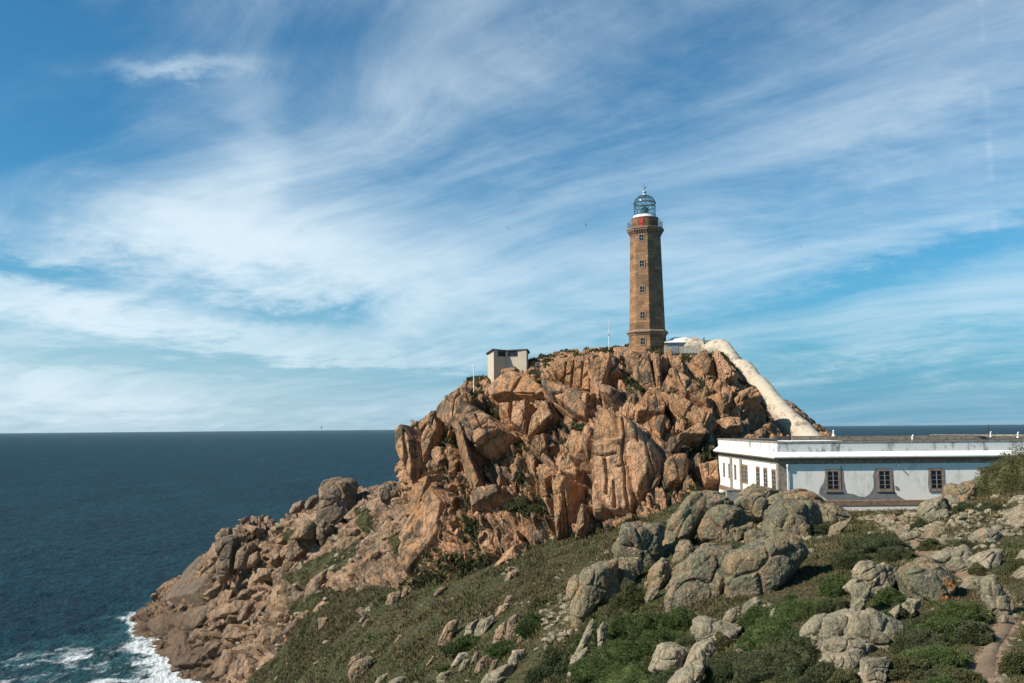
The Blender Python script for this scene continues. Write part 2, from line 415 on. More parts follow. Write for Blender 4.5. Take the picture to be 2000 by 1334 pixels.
def slab(c, e1, e2, n, poly, top, bot, seed, sub, facets=3, tiltmax=.30, sharp=30, chip=1.0):
    """block with outline poly in the (e1, e2) plane through c, standing out by top along n and rooted bot below"""
    r = np.random.default_rng(seed); P = hull2(poly); c2 = P.mean(0); half = np.array([np.ptp(P[:, 0]) / 2, np.ptp(P[:, 1]) / 2, (top + bot) / 2])
    zc = (top - bot) / 2; nn, hh = [], []
    for p, q in zip(P, np.roll(P, -1, 0)):
        e = q - p; L = np.hypot(*e)
        if L < .05: continue
        m2 = np.array([e[1], -e[0]]) / L; s = r.uniform(-.05, .40); v = np.array([m2[0], m2[1], s]); l = np.linalg.norm(v); v /= l
        nn.append(v); hh.append(max((m2 @ (p - c2) - s * zc * .0) / l, .08 * half[:2].min()))
    nn.append([0, 0, -1]); hh.append(half[2])
    for k in range(facets):
        v = np.array([r.uniform(-tiltmax, tiltmax) * (1 + k * .6), r.uniform(-tiltmax, tiltmax) * (1 + k * .6), 1]); v /= np.linalg.norm(v); nn.append(v); hh.append(half[2] * (1.0 if k == 0 else r.uniform(.86, 1.1)))
    nn = np.array(nn); hh = np.array(hh); V, F = ico(sub); S = V * half
    k = np.maximum(S @ nn.T, 1e-6) / hh; rad = (k ** sharp).sum(1) ** (-1.0 / sharp); Q = S * rad[:, None]; Q[:, :2] += c2; Q[:, 2] += zc
    W = c + Q[:, :1] * e1 + Q[:, 1:2] * e2 + Q[:, 2:] * n
    size = float(np.sqrt(half[0] * half[1])); d3 = W - (c + c2[0] * e1 + c2[1] * e2 + zc * n); d3 /= np.linalg.norm(d3, axis=1, keepdims=True) + 1e-9; d3 = .5 * d3 + .5 * n
    o, e, t, kc = blocks(W, frame(e2 + .4 * e1 * r.uniform(-1, 1), 2.0), max(.9, .8 * size), seed, .05, 1.6); o2, _e, _t, k2 = blocks(W, frame(e1 + e2, 1.6), .8, seed + 1, .10, 1.6)
    d = chip * (.10 * size * o * e - .16 * size * kc * (t > .4) + .06 * o2 - .10 * k2 + .10 * size * fbm(W, .8 / size, 3, seed) + .07 * fbm(W, 1.3, 5, seed + 2, .65))
    return W + d3 * d[:, None], F, t

def append_slabs(V, F, attrs, SL):
    """V, F (quads) plus triangulated slabs -> one triangle list"""
    T = np.concatenate([F[:, [0, 1, 2]], F[:, [0, 2, 3]]]); VV, TT, off = [V], [T], len(V)
    for W, f, _, _ in SL: VV.append(W); TT.append(f + off); off += len(W)
    tint = np.concatenate([attrs[0]] + [.6 * s[3] + .4 * s[2] for s in SL]); veg = np.concatenate([attrs[1]] + [np.zeros(len(s[0])) for s in SL]); dirt = np.concatenate([attrs[2]] + [np.zeros(len(s[0])) for s in SL])
    return np.concatenate(VV), np.concatenate(TT), tint, veg, dirt

def headland_slabs():
    g = np.random.default_rng(88); SL = []; D0 = np.array([28, -30, 23.]); D0 /= np.linalg.norm(D0)
    XY = np.stack([g.uniform(-150, 10, 9000), g.uniform(165, 372, 9000)], 1); z = zbase(XY[:, 0], XY[:, 1]); V = np.c_[XY, z]; px, py = proj(V)
    rock, rub, dirt = masks(XY, z); ok = np.where((rock > .8) & (z > -1.5) & (px > 240) & (px < 860) & (py < 1345))[0]; used = []
    sc1 = lambda *q: [(250 + x / 3.993, 1000 + y / 3.993) for x, y in q]
    BIG = [(sc1((200,600),(330,490),(560,360),(690,350),(700,520),(560,640),(300,720),(180,700)), 2.2, .12), (sc1((130,870),(280,800),(700,700),(790,740),(560,880),(420,980),(250,1000)), 1.4, .2), (sc1((300,980),(520,920),(560,960),(430,1080),(300,1040)), 1.4, .3),
     (sc1((290,1190),(460,1090),(700,990),(740,1040),(520,1200),(360,1210)), 1.5, .2), (sc1((510,1230),(740,1060),(880,1070),(800,1290),(620,1310)), 1.8, .3), (sc1((790,1300),(830,1200),(960,1070),(960,1150),(900,1300)), 1.6, .4), (sc1((650,960),(720,850),(880,880),(1000,960),(900,1000),(720,990)), 1.6, .3),
     (sc1((600,800),(900,660),(1010,640),(860,760),(640,860)), 1.2, .5), (sc1((860,520),(1000,430),(1160,420),(1100,500),(900,560)), 1.3, .6), (sc1((1000,640),(1180,560),(1290,560),(1200,640),(1040,690)), 1.0, .6), (sc1((560,330),(640,290),(700,240),(705,340),(620,380)), 1.4, .5)]
    for q, (poly, top, tn) in enumerate(BIG):
        a = np.array(poly); cx, cy = a.mean(0); Y = ground_at(cx, cy, 150); c = at(cx, cy, Y); qq = np.array([[c[0]+4, c[1]], [c[0]-4, c[1]], [c[0], c[1]+4], [c[0], c[1]-4]]); zz = zbase(qq[:, 0], qq[:, 1]); n = np.array([-(zz[0]-zz[1])/8, -(zz[2]-zz[3])/8, 1]); n /= np.linalg.norm(n)
        n = n + np.array([-.22, -.1, .05]); n /= np.linalg.norm(n); e1 = D0 - n * (D0 @ n); e1 /= np.linalg.norm(e1); e2 = np.cross(n, e1); Q = []
        for x, y in a:
            dd = at(x, y, 1.0) - EYE; tt = ((c - EYE) @ n) / (dd @ n); p3 = EYE + dd * tt - c; Q.append((p3 @ e1, p3 @ e2))
        W, F, t = slab(c - n * .5, e1, e2, n, Q, top, 5, 5900 + q, 6, 3, .16, 22, .8); SL.append((W, F, t, tn))
    for k in ok:
        if len(SL) >= 620: break
        c = V[k]; L = g.uniform(2.2, 5.5) * (1 if g.random() < .8 else 1.7)
        if any((c[0]-u[0])**2 + (c[1]-u[1])**2 < (.42 * (L + u[2]))**2 for u in used): continue
        q = np.array([[c[0]+1.5, c[1]], [c[0]-1.5, c[1]], [c[0], c[1]+1.5], [c[0], c[1]-1.5]]); zz = zbase(q[:, 0], q[:, 1]); N = np.array([-(zz[0]-zz[1])/3, -(zz[2]-zz[3])/3, 1]); N /= np.linalg.norm(N)
        n = N + np.array([-.25, -.15, .25]) * g.uniform(0, 1) + g.normal(size=3) * .16; n /= np.linalg.norm(n)
        d = D0 + g.normal(size=3) * .22; e1 = d - n * (d @ n); e1 /= np.linalg.norm(e1); e2 = np.cross(n, e1)
        a = np.sort(g.uniform(0, 2*PI, 7)); wd = L * g.uniform(.28, .55); poly = np.stack([L * np.cos(a), wd * np.sin(a)], 1)
        if np.ptp(poly[:, 0]) < L or np.ptp(poly[:, 1]) < wd: continue
        used.append((c[0], c[1], L)); top = g.uniform(.45, 1.3) * (.5 + L / 6)
        W, F, t = slab(c - n * 1.25, e1, e2, n, poly, top, 2.2, 5000 + len(SL), 5 if L > 3.2 else 4, 3, .28, 26, .9); SL.append((W, F, t, g.random()))
    return SL

# ------------------------------------------------------------------ the headland
def polar(az, r):
    A, RR = np.meshgrid(az, r, indexing='ij')
    return np.stack([np.sin(A).ravel() * RR.ravel(), np.cos(A).ravel() * RR.ravel()], 1)

def heightfield_normals(V, nu, nv):
    G = V.reshape(nu, nv, 3); du = np.gradient(G, axis=0); dv = np.gradient(G, axis=1)
    N = np.cross(du, dv); N /= np.linalg.norm(N, axis=-1, keepdims=True) + 1e-9
    N = N.reshape(-1, 3); N[N[:, 2] < 0] *= -1
    return N

def masks(xy, z):
    V = np.c_[xy, z]
    px, py = proj(V)
    nz = 14 * fbm(V, .12, 4, 71) + 8 * fbm(V, .6, 3, 72)
    rock = sstep(-7, 9, pip(px, py, ROCKY) + nz)
    for g in GREEN: rock *= 1 - sstep(-5, 5, pip(px, py, g) + .6 * nz)
    rub = np.zeros(len(V))
    for g in RUBBLE: rub = np.maximum(rub, sstep(-6, 16, pip(px, py, g) + 1.6 * nz))
    rub *= (rock < .5)
    pd = path_dist(xy[:, 0], xy[:, 1]) + .22 * fbm(V, .9, 3, 73)
    dirt = 1 - sstep(-.05, .45, pd)
    return rock.astype(np.float32), rub.astype(np.float32), dirt.astype(np.float32)

def make_headland():
    parts = []
    for a0, a1, na, r, wgt in ((-37, 37, 1250, np.geomspace(5, 131, 800), 1.0), (-26, 4, 1300, np.linspace(129.4, 430, 1000), .13), (3.9, 37, 300, np.linspace(129.4, 430, 300), 1.2), (-37, -25.9, 100, np.linspace(129.4, 430, 300), .5)):
        az = np.radians(np.linspace(a0, a1, na)); xy = polar(az, r); z = zbase(xy[:, 0], xy[:, 1]); nu, nv = len(az), len(r)
        V = np.c_[xy, z]; N = heightfield_normals(V, nu, nv); rock, rub, dirt = masks(xy, z)
        d, tint = detail(V, N, rock, np.clip((z + 3) / 8, .35, 1))
        d = d * (1 - .85 * dirt) - .16 * dirt            # the path is trodden in
        k = np.where(rub > .05)[0]
        if len(k):
            o, e, t, _ = blocks(V[k], frame((1, .3, .4), 1.7), .75, 91, .2); d[k] += rub[k] * (.20 * np.maximum(o, -.3) * e); tint[k] = t
        parts.append((V + N * d[:, None], N, rock, rub, dirt, tint, np.full(len(V), wgt), grid_faces(nu, nv)))
    off = np.cumsum([0] + [len(q[0]) for q in parts[:-1]]); F = np.concatenate([q[7] + o for q, o in zip(parts, off)])
    W, N, rock, rub, dirt, tint, wgt = [np.concatenate([q[i] for q in parts]) for i in range(7)]
    veg = np.clip(1 - 1.15 * rock - .42 * rub, 0, 1)
    V2, T2, ti2, ve2, di2 = append_slabs(W, F, (tint, veg, dirt), headland_slabs())
    me = np_mesh('headland', V2, T2, False); fattr(me, 'veg', ve2); fattr(me, 'tint', ti2); fattr(me, 'dirt', di2)
    o = link('headland', me, None, M['terrain']); tag(o, 'rocky headland falling to the sea under brown heath', None, None, 'structure')
    return W, N, veg, dirt, rock, rub, wgt

# ------------------------------------------------------------------ the lighthouse hill: profiles from foot to summit
PROFILE = [
 [(800,1100,165),(798,1040,168),(796,990,172),(797,930,176),(805,870,180),(830,840,184),(870,815,188),(905,800,192)],
 [(800,1125,132),(800,1060,138),(789,975,145),(782,900,150),(785,848,155),(802,832,160),(850,808,168),(885,790,176)],
 [(845,1132,122),(848,1060,128),(852,980,133),(850,900,138),(853,845,145),(866,812,150),(885,800,158),(905,785,168)],
 [(890,1125,118),(890,1060,124),(888,980,130),(884,900,136),(880,830,141),(875,776,146),(902,757,152),(925,756,164)],
 [(950,1105,116),(950,1050,120),(945,980,127),(940,900,132),(943,845,136),(950,795,144),(958,752,149),(970,748,164)],
 [(1020,1085,113),(1020,1040,117),(1020,970,123),(1020,900,129),(1020,840,134),(1020,775,140),(1020,731,146),(1024,728,164)],
 [(1090,1060,111),(1095,1010,114),(1100,950,119),(1100,880,125),(1100,820,130),(1100,750,137),(1100,708,142),(1100,708,162)],
 [(1165,1050,106),(1172,1000,109),(1180,930,113),(1180,870,118),(1180,805,125),(1180,745,133),(1180,699,140),(1180,698,161)],
 [(1265,1025,101),(1262,960,106),(1255,890,111),(1255,830,118),(1258,770,126),(1260,720,133),(1262,688,141),(1262,689,160)],
 [(1345,988,102),(1345,940,107),(1345,880,112),(1340,820,117),(1340,770,123),(1340,720,131),(1335,681,141),(1335,682,160)],
 [(1420,965,108),(1425,900,113),(1430,850,117),(1435,800,121),(1435,750,127),(1430,710,133),(1412,680,141),(1412,686,160)],
 [(1490,960,112),(1500,900,116),(1505,860,119),(1508,830,122),(1498,800,126),(1480,765,131),(1455,729,137),(1447,722,158)],
 [(1600,960,113),(1605,900,117),(1608,868,121),(1604,853,125),(1590,842,129),(1565,822,134),(1535,797,142),(1525,792,158)],
 [(1750,960,116),(1750,900,121),(1740,885,125),(1720,875,130),(1700,872,136),(1680,872,145),(1655,870,152),(1630,868,160)]]

def crom(P, t):
    """Catmull-Rom through P (n, ...) at parameters t in [0, n-1]"""
    n = len(P); Q = np.concatenate([2 * P[:1] - P[1:2], P, 2 * P[-1:] - P[-2:-1]])
    i = np.clip(np.floor(t).astype(int), 0, n - 2); f = (t - i).reshape(-1, *([1] * (P.ndim - 1)))
    a, b, c, d = Q[i], Q[i+1], Q[i+2], Q[i+3]
    return .5 * (2*b + (c-a)*f + (2*a-5*b+4*c-d)*f*f + (3*b-a-3*c+d)*f**3)

def even(P, n, dens=None):
    """parameters spread evenly along the mean length of P's first axis"""
    t = np.linspace(0, len(P) - 1, 40 * len(P)); Q = crom(P, t)
    L = np.linalg.norm(np.diff(Q, axis=0), axis=-1)
    while L.ndim > 1: L = L.mean(-1)
    if dens is not None: L = L * dens(t[1:])
    s = np.r_[0, np.cumsum(L)]
    return np.interp(np.linspace(0, s[-1], n), s, t)

def c7(*p): return [(760 + x / 4.168, 680 + y / 4.168) for x, y in p]
def c8(*p): return [(1140 + x / 4.168, 680 + y / 4.168) for x, y in p]
# big joint faces of the crag: outline, how far they stand out (m), how round their edges are (m), lean (per m to the right, per m upward)
FACES = [
 (c7((90,700),(170,665),(250,800),(265,960),(230,1080),(185,1125),(130,1000),(95,900)), 1.6, .6, .10, .05),
 (c7((255,780),(330,660),(430,600),(440,700),(340,800),(330,890),(270,930)), 1.2, .5, .1, .05),
 (c7((250,640),(330,570),(440,560),(350,650),(270,760)), .9, .6, 0, 0),
 (c7((470,400),(550,320),(640,330),(640,400),(540,500),(510,600),(470,570)), 1.3, .7, 0, 0),
 (c7((545,490),(640,410),(710,490),(690,530),(600,560),(580,590)), 1.6, .6, 0, .1),
 (c7((520,640),(600,620),(640,800),(700,1000),(770,1130),(690,1190),(620,1030),(560,830)), 1.8, .35, .12, 0),
 (c7((700,840),(800,850),(960,800),(1010,900),(930,1010),(820,1110),(760,1060),(690,930)), -.5, .4, .02, .05),
 (c7((610,600),(710,510),(860,600),(940,690),(900,745),(790,840),(700,830),(740,750),(620,780)), 2.6, .5, 0, -.12),
 (c7((890,460),(1020,450),(1010,560),(1000,640),(900,560)), 1.1, .4, -.08, .1),
 (c7((1020,480),(1150,460),(1150,600),(1120,700),(1010,640)), 1.3, .4, .1, .05),
 (c7((1160,560),(1290,430),(1330,480),(1380,580),(1280,640),(1150,740),(1140,640)), 1.5, .6, 0, .1),
 (c7((930,220),(1040,170),(1080,210),(1020,260),(930,270)), 1.0, .5, 0, 0),
 (c7((900,290),(1100,220),(1290,390),(1150,420),(900,430),(830,340)), 1.4, .8, .05, .1),
 (c7((1330,150),(1420,110),(1640,100),(1630,330),(1480,330),(1370,250)), 1.6, .3, .05, -.05),
 (c7((1280,290),(1440,300),(1640,360),(1640,540),(1600,600),(1480,540),(1350,440),(1280,380)), 1.5, .35, -.05, .1),
 (c7((1640,160),(1790,80),(1800,200),(1740,300),(1700,480),(1650,340)), 1.5, .5, .1, 0),
 (c7((1340,460),(1400,460),(1540,570),(1470,570)), .9, .3, 0, 0),
 (c7((1190,720),(1280,690),(1300,840),(1230,880),(1150,800)), 1.2, .4, .1, 0),
 (c7((1560,670),(1620,640),(1700,710),(1690,830),(1600,830),(1560,760)), 1.0, .4, 0, 0),
 (c7((1440,1000),(1540,900),(1600,1000),(1560,1100),(1440,1060)), 1.4, .35, .1, .1),
 (c7((1230,1090),(1370,1020),(1380,1060),(1270,1130)), .9, .3, 0, .1),
 (c7((660,1230),(780,1160),(900,1140),(930,1240),(800,1290),(680,1334)), 1.0, .4, .05, .1),
 (c7((130,1334),(240,1100),(330,1050),(385,1050),(290,1250),(240,1334)), .3, .35, .15, 0),
 (c7((240,1040),(380,970),(390,1010),(300,1060)), .8, .3, 0, 0),
 ([(790,1040),(800,1000),(835,960),(850,985),(845,1040),(815,1090),(805,1120),(795,1080)], .2, .4, .15, 0),
 (c8((160,560),(260,550),(390,600),(430,680),(500,690),(620,830),(640,960),(560,1080),(500,1200),(350,1334),(90,1334),(85,1000),(70,880),(130,760)), 2.3, .9, .03, .03),
 ([(1080,950),(1100,935),(1130,945),(1133,965),(1125,1000),(1108,1050),(1084,1055),(1080,1000)], 1.6, .4, .08, 0),
 ([(1128,1000),(1155,990),(1160,1030),(1140,1048),(1122,1045)], 1.2, .6, 0, .2),
 (c8((640,960),(700,920),(850,900),(840,1000),(780,1110),(660,1130),(640,1040)), 1.3, .4, .1, .1),
 (c8((870,940),(1000,930),(1090,880),(1110,1160),(960,1170),(920,1050)), 1.3, .35, .1, 0),
 (c8((440,500),(540,370),(640,390),(650,470),(620,570),(540,580),(450,560)), .9, .5, 0, .15),
 (c8((530,580),(660,570),(680,660),(640,790),(560,660)), 1.1, .4, .1, 0),
 (c8((400,200),(480,60),(560,130),(590,300),(560,360),(440,280)), 2.0, .8, 0, .05),
 (c8((560,100),(650,60),(655,300),(640,390),(590,330)), .9, .3, .2, 0),
 (c8((620,100),(680,80),(660,200),(620,200)), 1.6, .4, 0, 0),
 (c8((710,130),(740,110),(860,150),(870,200),(810,260),(830,330),(720,200)), 1.3, .5, 0, .1),
 (c8((720,210),(830,330),(1000,400),(1010,500),(900,450),(800,410),(740,280)), 1.6, .6, .05, .05),
 (c8((640,310),(700,280),(820,390),(790,420),(650,370)), 1.5, .6, 0, .1),
 (c8((650,370),(760,420),(960,520),(1030,540),(960,670),(900,660),(860,530),(760,520),(690,440)), 1.5, .5, .08, 0),
 (c8((1030,10),(1150,20),(1230,130),(1270,230),(1230,300),(1160,320),(1120,250),(1110,160),(1040,80)), 1.6, .7, .05, 0),
 (c8((860,60),(1000,20),(1110,220),(1000,220),(880,120)), 1.3, .5, .05, 0),
 (c8((1200,390),(1320,290),(1400,330),(1480,470),(1350,500),(1260,530),(1210,450)), 3.2, .8, .05, -.1),
 (c8((1050,330),(1180,370),(1200,530),(1150,560),(1060,440)), 1.6, .4, .1, 0),
 (c8((1050,560),(1200,545),(1320,560),(1330,700),(1100,720)), 1.8, .5, .1, 0),
 (c8((1340,560),(1420,490),(1520,540),(1500,620),(1360,700)), -1.6, .5, 0, 0),
 (c8((140,370),(220,310),(310,350),(320,450),(250,470),(160,430)), 1.5, .7, 0, .1),
 (c8((50,160),(130,110),(200,120),(190,260),(150,310),(60,300)), 1.2, .4, .05, 0),
 (c8((200,200),(280,130),(330,230),(210,250)), 1.1, .4, 0, 0),
 (c8((670,780),(760,770),(800,830),(760,880),(690,850)), .9, .4, 0, 0),
 (c8((700,740),(900,620),(960,700),(940,760),(820,760)), .8, .5, 0, 0),
 ([(965,1100),(985,1078),(1005,1062),(1020,1080),(1008,1095),(972,1106)], 1.2, .4, .1, .1)]
CRACKS = [c8((170,900),(185,1060),(180,1180)), c8((310,560),(325,700),(310,900),(330,1000),(335,1150),(360,1290)), c8((85,860),(170,870),(260,850)), c8((240,1080),(250,1290)),
 c8((420,620),(440,760)), c8((340,940),(280,960)), c7((600,640),(660,870),(780,1130)), c7((700,540),(750,650),(860,640)), c8((1260,330),(1300,480)), c8((1200,470),(1330,400)),
 c8((1030,60),(1110,200)), c7((150,760),(240,770)), c7((1480,310),(1500,120)), c7((1560,320),(1575,120)), c7((1420,280),(1440,120)), [(1100,960),(1108,1030)], c8((690,430),(700,640)), c8((500,760),(560,1000))]
LEDGES = [c7((770,440),(900,480),(990,560),(930,640),(860,580),(780,520)), c7((1130,180),(1200,210),(1300,370),(1350,430),(1310,440),(1220,320)), c7((1480,560),(1700,600),(1710,700),(1600,640),(1440,720)),
 c8((310,240),(400,250),(540,340),(500,390),(430,380),(330,300)), c8((320,500),(430,560),(560,700),(640,820),(600,800),(500,690),(390,600)), c8((-10,590),(100,640),(110,710),(0,720)),
 c8((690,730),(800,690),(1050,720),(1060,860),(900,900),(720,880)), c8((560,1100),(640,1090),(760,1130),(640,1210),(540,1250)), c7((640,1010),(540,1110),(660,1300),(640,1334),(560,1290)),
 c7((380,700),(520,640),(540,780),(420,760)), c8((1470,380),(1530,440),(1560,520),(1510,520)), c7((930,1240),(1320,1230),(1330,1320),(950,1334)), c7((1000,1020),(1130,1010),(1120,1060),(1020,1070)), c7((560,1180),(640,1190),(650,1290),(600,1280)),
 c8((830,740),(1000,730),(1040,800),(850,820)), [(900,1000),(935,1010),(925,1060),(905,1050)], [(1000,960),(1070,950),(1080,1000),(1010,1010)]]

def make_hill():
    C = np.array([[at(*p) for p in col] for col in PROFILE])
    first = C[:, :1] + np.array([0, -3.0, -7.0]); back = C[:, -1:] + np.array([0, 18, -22.0]); back2 = back + np.array([0, 10, -25.0])
    C = np.concatenate([first, C, back, back2], 1)
    nu, nv = 1500, 760
    tu = even(C, nu); tv = even(np.swapaxes(C, 0, 1), nv, lambda t: np.where(t < 7.3, 1.0, .28))
    G = crom(C, tu); G = np.swapaxes(crom(np.swapaxes(G, 0, 1), tv), 0, 1)
    V = G.reshape(-1, 3)
    du = np.gradient(G, axis=0); dv = np.gradient(G, axis=1); N = np.cross(du, dv); N /= np.linalg.norm(N, axis=-1, keepdims=True) + 1e-9
    # one smooth field of outward directions
    for _ in range(24):
        for ax in (0, 1):
            N = (N + .5 * np.roll(N, 1, ax) + .5 * np.roll(N, -1, ax)); N /= np.linalg.norm(N, axis=-1, keepdims=True) + 1e-9
    N = N.reshape(-1, 3)
    N *= np.where(N @ np.array([0, -.8, .6]) < -.6, -1, 1)[:, None]
    px, py = proj(V); front = (np.repeat(tv[None], nu, 0).ravel() < 7.6)
    ppm = FP / V[:, 1]
    wob = np.stack([fbm(V, .25, 3, 31), fbm(V, .25, 3, 32), fbm(V, .25, 3, 33)], 1)
    P = V + 1.1 * wob
    JA = frame((.42, -.25, -.87), 2.6, 1.5); JB = frame((-.35, -.2, -.9), 1.8, 1.2)
    o0, e0, t0, k0 = blocks(P, JA, 4.4, 101, .05, 1.7); o1, e1, t1, k1 = blocks(P, JA, 2.0, 102, .07, 1.8); o2, e2, t2, k2 = blocks(V + .5 * wob, JB, .95, 103, .10, 1.8); o3, e3, t3, k3 = blocks(V, JB, .45, 104, .14, 1.8)
    d = .8 * o0 * e0 - 1.5 * k0 + .36 * o1 * e1 - .8 * k1
    tint = .45 * t0 + .35 * t1 + .2 * t2
    fine = np.ones(len(V), np.float32); inside = np.zeros(len(V), np.float32)
    pxw = px + 3.2 * wob[:, 0] + 1.6 * fbm(V, 1.1, 2, 35); pyw = py + 3.2 * wob[:, 2] + 1.6 * fbm(V, 1.1, 2, 36)
    SL = []; gs = np.random.default_rng(99); st = np.where(front)[0][::5]; spx, spy = px[st], py[st]
    def crack_cut(W, n):
        qx, qy = proj(W); dep = np.zeros(len(W))
        for poly in CRACKS:
            a = np.array(poly); dm = np.full(len(W), 1e9)
            for (x0, y0), (x1, y1) in zip(a[:-1], a[1:]):
                t = np.clip(((qx-x0)*(x1-x0) + (qy-y0)*(y1-y0)) / ((x1-x0)**2 + (y1-y0)**2), 0, 1); dm = np.minimum(dm, np.hypot(qx - x0 - t*(x1-x0), qy - y0 - t*(y1-y0)))
            dep = np.maximum(dep, np.exp(-(dm / FP * W[:, 1] / (.11 + .09 * fbm(W, .5, 2, 45))) ** 2))
        return W - n * (.7 * dep)[:, None]
    def grow(poly, H, seed, steep, turn, sub, facets=3, chip=1.0):
        a = np.array(poly, float); c2 = a.mean(0); k = st[np.argmin((spx - c2[0])**2 + (spy - c2[1])**2 + 4 * np.maximum(0, V[st, 1] - 150)**2)]; c = V[k]
        nb = N[k]; n = (1 - steep) * nb + steep * np.array([math.sin(turn), -math.cos(turn), .12]); n /= np.linalg.norm(n)
        ray = at(c2[0], c2[1], 1.0) - EYE; ray /= np.linalg.norm(ray)
        if n @ -ray < .45: n = n - ray * .5; n /= np.linalg.norm(n)
        e1 = np.cross([0, 0, 1.0], n); e1 /= np.linalg.norm(e1); e2 = np.cross(n, e1)
        hgt = np.ptp(a[:, 1]) / FP * c[1]; ang = math.acos(np.clip(n @ nb, -1, 1)); c = c + n * (.28 * hgt * math.sin(ang))
        Q = []
        for x, y in a:
            dd = at(x, y, 1.0) - EYE; tt = ((c - EYE) @ n) / (dd @ n); p3 = EYE + dd * tt - c; Q.append((p3 @ e1, p3 @ e2))
        W, F, t = slab(c, e1, e2, n, Q, H, 3.2 + .5 * hgt * math.sin(ang), seed, sub, facets, .22, 34, chip)
        W = crack_cut(W, n); SL.append((W, F, t, gs.random()))
    for i, (poly, H, rad, lx, lz) in enumerate(FACES):
        a = np.array(poly); a = a.mean(0) + (a - a.mean(0)) * (1.22 if a[:, 0].max() < 1405 else .92); H = H if a[:, 0].max() < 1405 else .35 * H; poly = a; lo = a.min(0) - 8; hi = a.max(0) + 8; k = np.where(front & (px > lo[0]) & (px < hi[0]) & (py > lo[1]) & (py < hi[1]))[0]
        s = pip(pxw[k], pyw[k], a); q = s > 0
        d[k[q]] = d[k[q]] * .4 - (.5 if H > 0 else 1.6); inside[k[q]] = sstep(0, 4, s[q]); ko = k[(s <= 0) & (s > -6)]
        d[ko] -= .7 * np.exp(s[(s <= 0) & (s > -6)] / ppm[ko] / .3)
        if H > 0: grow(poly, (.8 + .8 * H) if i != 25 else 2.4, 7000 + i, (.38 + .22 * gs.random()) * (1 if H > .35 else .4), gs.uniform(-.55, .35) if i != 25 else -.22, 7 if np.ptp(a[:, 1]) > 60 else 6, 2, .62)
    BODY = [(800,865),(880,780),(960,762),(1040,735),(1150,718),(1240,706),(1330,700),(1412,700),(1440,740),(1470,800),(1490,848),(1410,850),(1395,960),(1280,1000),(1200,1030),(1060,1058),(940,1090),(835,1112),(808,1050),(797,950)]
    gx, gy = np.meshgrid(np.arange(790, 1510, 31), np.arange(705, 1115, 34)); cxy = np.stack([gx.ravel(), gy.ravel()], 1) + gs.uniform(-10, 10, (gx.size, 2)); ins = pip(cxy[:, 0], cxy[:, 1], BODY); inF = np.max([pip(cxy[:, 0], cxy[:, 1], np.array(f[0])) for f in FACES], 0)
    for q, (cx, cy) in enumerate(cxy):
        if ins[q] < 8 or inF[q] > -1: continue
        low = cy > 940 or gs.random() < .25; a = np.sort(gs.uniform(0, 2*PI, 7)); ln = gs.uniform(12, 20) if low else gs.uniform(18, 34); wd = ln * gs.uniform(.38, .65); th = R(gs.uniform(-35, 20)) if cx > 900 else R(gs.uniform(5, 40))
        u = wd * np.cos(a); v = ln * np.sin(a); poly = np.stack([cx + u*math.cos(th) - v*math.sin(th), cy + u*math.sin(th) + v*math.cos(th)], 1)
        if np.ptp(a) < 3.6: continue
        grow(poly, gs.uniform(0, .3) if not low else gs.uniform(.15, .6), 7500 + q, gs.uniform(.2, .6), gs.uniform(-.8, .7), 5, 3, .9)
    for poly in CRACKS:
        a = np.array(poly); lo = a.min(0) - 6; hi = a.max(0) + 6
        k = np.where(front & (px > lo[0]) & (px < hi[0]) & (py > lo[1]) & (py < hi[1]))[0]
        dm = np.full(len(k), 1e9)
        for (x0, y0), (x1, y1) in zip(a[:-1], a[1:]):
            L = (x1-x0)**2 + (y1-y0)**2; t = np.clip(((pxw[k]-x0)*(x1-x0) + (pyw[k]-y0)*(y1-y0)) / L, 0, 1)
            dm = np.minimum(dm, np.hypot(pxw[k] - x0 - t*(x1-x0), pyw[k] - y0 - t*(y1-y0)))
        d[k] -= 1.7 * np.exp(-(dm / ppm[k] / .17) ** 2)
    d += fine * (.18 * o2 * e2 - .42 * k2 * (t1 > .35) + .11 * o3 * e3 - .15 * k3 * (t2 > .5)) + .07 * fbm(V, .9, 5, 37, .65) + .25 * fbm(V, .2, 3, 38) * (1 - inside)
    # level the very top so that tower, hut and passage stand on it
    tvf = np.repeat(tv[None], nu, 0).ravel(); d *= 1 - .6 * sstep(6.7, 7.6, tvf)
    PP = np.array([(1310,664),(1340,664),(1362,667),(1392,672),(1409,673),(1424,687),(1445,712),(1467,730),(1490,757),(1527,803),(1570,846),(1600,875)], float)
    dm = np.full(len(V), 1e9)
    for (x0, y0), (x1, y1) in zip(PP[:-1], PP[1:]):
        t = np.clip(((px-x0)*(x1-x0) + (py-y0)*(y1-y0)) / ((x1-x0)**2 + (y1-y0)**2), 0, 1); dm = np.minimum(dm, np.hypot(px - x0 - t*(x1-x0), py - y0 - t*(y1-y0)))
    cut = sstep(26, 15, dm) * (py < 880); d = d * (1 - cut) + cut * np.minimum(.35 * d - .9, -.7)
    W = V + N * d[:, None]
    # keep everything above the shoulder under the skyline that was surveyed
    veg = np.zeros(len(V), np.float32); nzv = 9 * fbm(V, .5, 4, 39)
    for g in LEDGES:
        a = np.array(g); k = np.where((px > a[:, 0].min() - 16) & (px < a[:, 0].max() + 16) & (py > a[:, 1].min() - 16) & (py < a[:, 1].max() + 16) & front)[0]
        veg[k] = np.maximum(veg[k], sstep(-6, 8, pip(px[k], py[k], g) + nzv[k]))
    veg *= 1 - .8 * inside
    G2 = W.reshape(nu, nv, 3); n2 = np.cross(np.gradient(G2, axis=0), np.gradient(G2, axis=1)); n2 /= np.linalg.norm(n2, axis=-1, keepdims=True) + 1e-9; n2 = n2.reshape(-1, 3); n2 *= np.sign((n2 * N).sum(1))[:, None]
